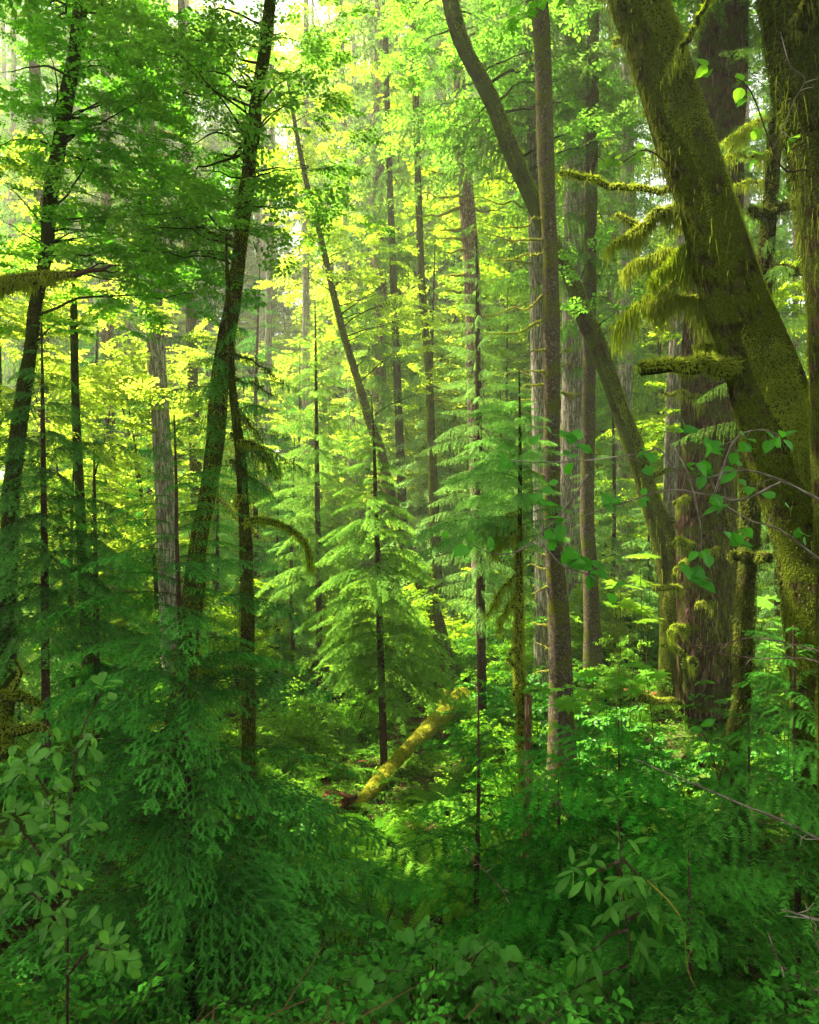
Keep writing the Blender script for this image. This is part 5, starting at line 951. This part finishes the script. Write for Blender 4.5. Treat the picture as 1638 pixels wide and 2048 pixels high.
# bramble at the bottom
def bramble(label, cx, cy, Y, w, h, n, size, rng, mat=M_BROAD, tpl=LF_ALD):
    S = Soup(); parts = []
    for k in range(n):
        a = rng.uniform(-1, 1); tip = P(cx + a * w, cy - h * rng.uniform(.3, 1) * (1 - .4 * abs(a)), Y + rng.uniform(-.5, .6)); b = P(cx + a * w * .25, cy, Y); b[2] = float(gz(b[0], b[1])) - .05
        m = (b + tip) / 2 + [0, 0, .15]; q, r2 = spline(np.array([b, m, tip]), np.array([.006, .004, .002]), .05); parts.append((q, r2))
        for u in np.linspace(.3, 1, 8):
            c = q[int(u * (len(q) - 1))]; d = unit(rng.normal(0, 1, 3) * [1, 1, .3]); e = c + d * rng.uniform(.03, .12); seg_twigs(S, c[None], e[None], .003, 1)
            for ph, sc in ((0, 1.1), (1.1, .85), (-1.1, .85)):     # three leaflets
                ld = np.array([d[0] * math.cos(ph) - d[1] * math.sin(ph), d[0] * math.sin(ph) + d[1] * math.cos(ph), -.25]); S.place((tpl, np.zeros(len(tpl), int), np.full(len(tpl), .5)), frames(ld[None], np.array([[0, -.45, 1.0]]) + rng.normal(0, .25, (1, 3))), e[None], np.array([size * sc * rng.uniform(.7, 1.15)]), .3, rng)
    t = thing('bramble_bush', label, 'shrub', parts[0][0][0])
    for q, r2 in parts: Tubes().add(q, r2, 4, 0, 1, cap=False).build('stem', B_STEM, t)
    S.build('foliage', [mat, M_TWIG], t)
bramble('toothed leaf bramble bush at the bottom edge, just right of the hemlock', 870, 2040, 3.9, 190, 230, 26, .085, rng)
bramble('darker bramble clump in the bottom middle, right of the larger bramble', 1010, 2060, 3.7, 120, 170, 12, .075, rng)
bramble('low bramble between the hemlock and the thin cedar sapling, bright in gaps', 700, 1850, 6.0, 120, 160, 16, .08, rng)
bramble('sunlit bramble right of the yellow mossy log', 985, 1500, 11.5, 110, 60, 14, .10, rng, M_SHRUB)
# big arching alder twigs in front of the right hand trunks
S = Soup(); t = None; ends = []
ARCS = [[(1640, 1000, 4.2), (1560, 960, 4.3), (1480, 940, 4.3), (1380, 960, 4.4), (1320, 900, 4.5), (1290, 905, 4.5), (1180, 920, 4.6), (1080, 925, 4.6), (1020, 920, 4.7)], [(1560, 965, 4.3), (1480, 1000, 4.3), (1420, 990, 4.3), (1340, 980, 4.3), (1250, 1005, 4.4), (1170, 1030, 4.4), (1130, 1040, 4.4)],
    [(1175, 950, 4.5), (1140, 1005, 4.4), (1100, 1050, 4.4), (1040, 1100, 4.4), (990, 1108, 4.4), (945, 1090, 4.4)], [(1350, 895, 4.4), (1380, 960, 4.3), (1400, 1050, 4.2), (1402, 1100, 4.2)], [(1085, 1050, 4.4), (1090, 1090, 4.4), (1125, 1130, 4.3), (1180, 1150, 4.3)], [(1430, 985, 4.2), (1470, 880, 4.2), (1520, 860, 4.2), (1560, 870, 4.2)], [(1640, 1120, 4.2), (1560, 1060, 4.1), (1500, 1040, 4.1), (1450, 1010, 4.2)]]
rg = R_(52)
t = thing('alder_shrub', 'thin arching pale twigs with large toothed leaves crossing in front of the fir trunk', 'shrub', (2.6, 4.2, float(gz(2.6, 4.2))))
q, r2 = spline(np.array([P(1640, 1000, 4.2), [2.45, 4.2, 4.6], [2.55, 4.2, 3.2], [2.6, 4.2, float(gz(2.6, 4.2)) - .1]]), np.array([.012, .016, .02, .024]), .05); Tubes().add(q, r2, 7, .1, 5).build('stem', B_GREY, t)
q, r2 = spline(np.array([P(1640, 1120, 4.2), [2.5, 4.2, 4.0], [2.58, 4.2, 3.0]]), np.array([.008, .012, .016]), .05); Tubes().add(q, r2, 7, .1, 5).build('stem', B_GREY, t)
for a in ARCS:
    q = np.array([P(*b) for b in a]); rr = np.linspace(.008, .003, len(q)); pp, r2 = spline(q, rr, .03); Tubes().add(pp, r2, 5, .1, 6).build('twig', B_PALE, t)
    for k in range(8, len(pp), 5):
        if rg.rand() < .25: continue
        b = pp[k]; d = unit(rg.normal(0, 1, 3) * [1, .6, .7] + [0, 0, .1]); e = b + d * rg.uniform(.03, .16); seg_twigs(S, b[None], e[None], .003, 1); m = rg.randint(2, 5)
        leaf_cluster(S, e, d, rg, m, rg.uniform(.075, .105), LF_ALD, .8, .15)
    leaf_cluster(S, pp[-1], unit(pp[-1] - pp[-2]), rg, 4, .10, LF_ALD, .7, .1)
for (x, y, n, sz) in ((1150, 1130, 5, .115), (1080, 1010, 5, .1), (1210, 1010, 5, .1), (1150, 890, 6, .11), (1110, 870, 4, .1), (1370, 870, 6, .10), (1420, 900, 6, .1), (1480, 1090, 6, .11), (1390, 1160, 7, .12), (1190, 1140, 4, .11)):
    c = P(x, y, 4.35); leaf_cluster(S, c, np.array([0.3, -.3, .5]), rg, n, sz, LF_ALD, .9, .1)
    near = P(*min((b for a in ARCS for b in a), key=lambda b: (b[0] - x) ** 2 + (b[1] - y) ** 2)); seg_twigs(S, near[None], c[None], .004, 1)
S.build('foliage', [M_BROAD, M_PALETWIG], t)
# small twig with big leaves near the top right, hanging from the huge trunk's bough
for rows, Y, lab in (([(1610, 340, 0), (1560, 330, 0), (1500, 180, 0), (1450, 150, 0)], 4.9, 'leafy twig with bright leaves between the two mossy trunks at upper right'), ([(1340, 330, 0), (1290, 300, 0), (1230, 330, 0), (1180, 300, 0)], 6.0, 'leafy twig reaching left from the huge leaning mossy trunk')):
    S = Soup(); q = np.array([P(a, b, Y) for a, b, c in rows]); pp, r2 = spline(q, np.linspace(.008, .003, len(q)), .04); t = thing('leafy_twig', lab, 'twig', q[0]); Tubes().add(pp, r2, 5, .1, 6).build('stem', B_STEM, t)
    for k in range(6, len(pp), 3):
        d = unit(rg.normal(0, 1, 3) * [1, .6, .7]); e = pp[k] + d * rg.uniform(.02, .16); seg_twigs(S, pp[k][None], e[None], .003, 1); leaf_cluster(S, e, d, rg, 3, .085, LF_ALD, .8, .2)
    S.build('foliage', [M_SHRUB, M_TWIG], t)
# devil's club: huge lobed leaves in flat tiers
def club(label, spots, Y, size, rng, mat=M_SHRUB):
    S = Soup(); LB = [lobed_leaf(i) for i in range(3)]; b0 = P(*spots[0], Y); t = thing('large_leaved_plant', label, 'plant', (b0[0], b0[1], float(gz(b0[0], b0[1]))))
    for n, (x, y) in enumerate(spots):
        c = P(x, y, Y + rng.uniform(-.5, .5)); g = np.array([c[0] + rng.uniform(-.2, .2), c[1] + .2, float(gz(c[0], c[1]))]); q, r2 = spline(np.array([c, c * .6 + g * .4 + [0.05, 0, 0], g]), np.array([.003, .005, .007]), .08); Tubes().add(q, r2, 5, .1, 4).build('stem', B_MOSSY, t)
        for k in range(4):
            az = rng.rand() * 6.28; d = np.array([math.cos(az), math.sin(az), -.1]); e = c + d * size * .45 + [0, 0, rng.uniform(-.06, .05)]; seg_twigs(S, c[None], e[None], .006, 1)
            T = LB[k % 3]; S.place((T, np.zeros(len(T), int), np.full(len(T), .5)), frames(d[None], np.array([[0, -.35, 1.0]]) + rng.normal(0, .15, (1, 3))), e[None], np.array([size * rng.uniform(.7, 1.1)]), .3, rng)
    S.build('foliage', [mat, M_TWIG], t)
club('tiers of huge lobed leaves below the slim alder, in soft light', [(1140, 1372), (1210, 1352), (1265, 1345), (1070, 1385), (1160, 1400), (1240, 1385), (1290, 1330)], 8.6, .30, R_(53))
club('sunlit yellow green lobed leaves left of the fir trunk', [(1240, 1165), (1280, 1110), (1300, 1160), (1230, 1200), (1270, 1210), (1295, 1235)], 11.0, .34, R_(54), M_LEAF)  # yellower leaf colour stands in for the sun on this plant
club('dim tiers of lobed leaves between the dark stem and the right edge', [(1560, 1200), (1600, 1150), (1570, 1290), (1620, 1250), (1540, 1240), (1590, 1340)], 8.5, .30, R_(55))
# bare twigs crossing the right foreground
for lab, rows, Y, m in (('long bare whitish twig slanting down to the right edge, in front of the young cedars', [(1272, 1520, 3), (1330, 1540, 5), (1420, 1580, 6), (1500, 1620, 7), (1570, 1645, 8), (1660, 1690, 9)], 3.9, B_PALE),
    ('crooked bare twig dangling through the dark lower right', [(1300, 1755, 6), (1325, 1790, 7), (1345, 1815, 7), (1370, 1850, 6), (1365, 1920, 5), (1385, 1975, 4), (1430, 2030, 4)], 3.5, B_DEAD),
    ('short white bare twig beside the broken stump', [(1063, 1545, 3), (1090, 1570, 6), (1120, 1610, 7), (1138, 1645, 5)], 5.5, B_PALE),
    ('bare reddish twigs at the lower right corner', [(1540, 1870, 4), (1565, 1920, 5), (1600, 1960, 6), (1660, 2010, 7)], 3.3, B_PINK),
    ('bare brown twig rising at the bottom right corner', [(1610, 1800, 3), (1616, 1850, 4), (1640, 1910, 6), (1660, 1960, 6)], 3.3, B_PINK),
    ('bare pale twig at the right edge above the corner', [(1565, 1820, 5), (1600, 1830, 6), (1660, 1845, 7)], 3.4, B_PALE),
    ('long thin bare twig crossing the foot of the fir', [(1390, 1290, 3), (1450, 1312, 4), (1540, 1322, 5), (1610, 1315, 5), (1660, 1330, 6)], 4.6, B_PINK),
    ('thin bare twig curving across the fir above the long one', [(1385, 1292, 2), (1430, 1288, 4), (1500, 1275, 5), (1570, 1290, 5), (1660, 1310, 6)], 4.5, B_PINK),
    ('thin reddish bare twig crossing the dark cedar sapling', [(930, 1690, 3), (960, 1730, 4), (1000, 1770, 4), (1022, 1810, 3)], 4.6, B_PINK),
    ('pale bare twig in front of the upper right mossy trunks', [(1565, 60, 3), (1580, 130, 4), (1610, 160, 4), (1590, 200, 3), (1540, 300, 3)], 4.6, B_PALE)):
    g = R_(len(lab)); q, r2 = pxline(rows, Y); t = thing('bare_twig', lab, 'twig', q[-1]); pp, rr = spline(q + g.normal(0, .008, q.shape), np.maximum(r2 * .6, .0018), .03); Tubes().add(pp, rr, 6, .15, 8).build('stem', m, t)
    for k in range(3):
        j = g.randint(2, len(pp) - 2); e = pp[j] + unit(g.normal(0, 1, 3) * [1, .5, .8]) * g.uniform(.06, .16); Tubes().add(np.array([pp[j], (pp[j] + e) / 2 + g.normal(0, .01, 3), e]), np.array([.003, .002, .001]), 4).build('side_twig', m, t)
for q in CON + YNG + MPL + BIG + SHR + FRN:
    for ch in list(q.children): bpy.data.objects.remove(ch)
    bpy.data.objects.remove(q)

# ================================================================== HAZE
import bmesh
bm = bmesh.new(); bmesh.ops.create_cube(bm, size=1.0); me = bpy.data.meshes.new('haze'); bm.to_mesh(me); bm.free()
hz = link('haze', me); hz.scale = (460, 420, 60); hz.location = (0, 115, 26); tagk(hz, 'stuff', 'faint bright haze in the air between the trees', 'haze')
m, t, N, Lk = nt('haze'); pv = N('VolumePrincipled'); pv.inputs['Color'].default_value = (0.95, 1.0, 0.72, 1); pv.inputs['Density'].default_value = 0.0020; pv.inputs['Anisotropy'].default_value = 0.3
Lk(pv.outputs[0], N('OutputMaterial').inputs['Volume']); me.materials.append(m)
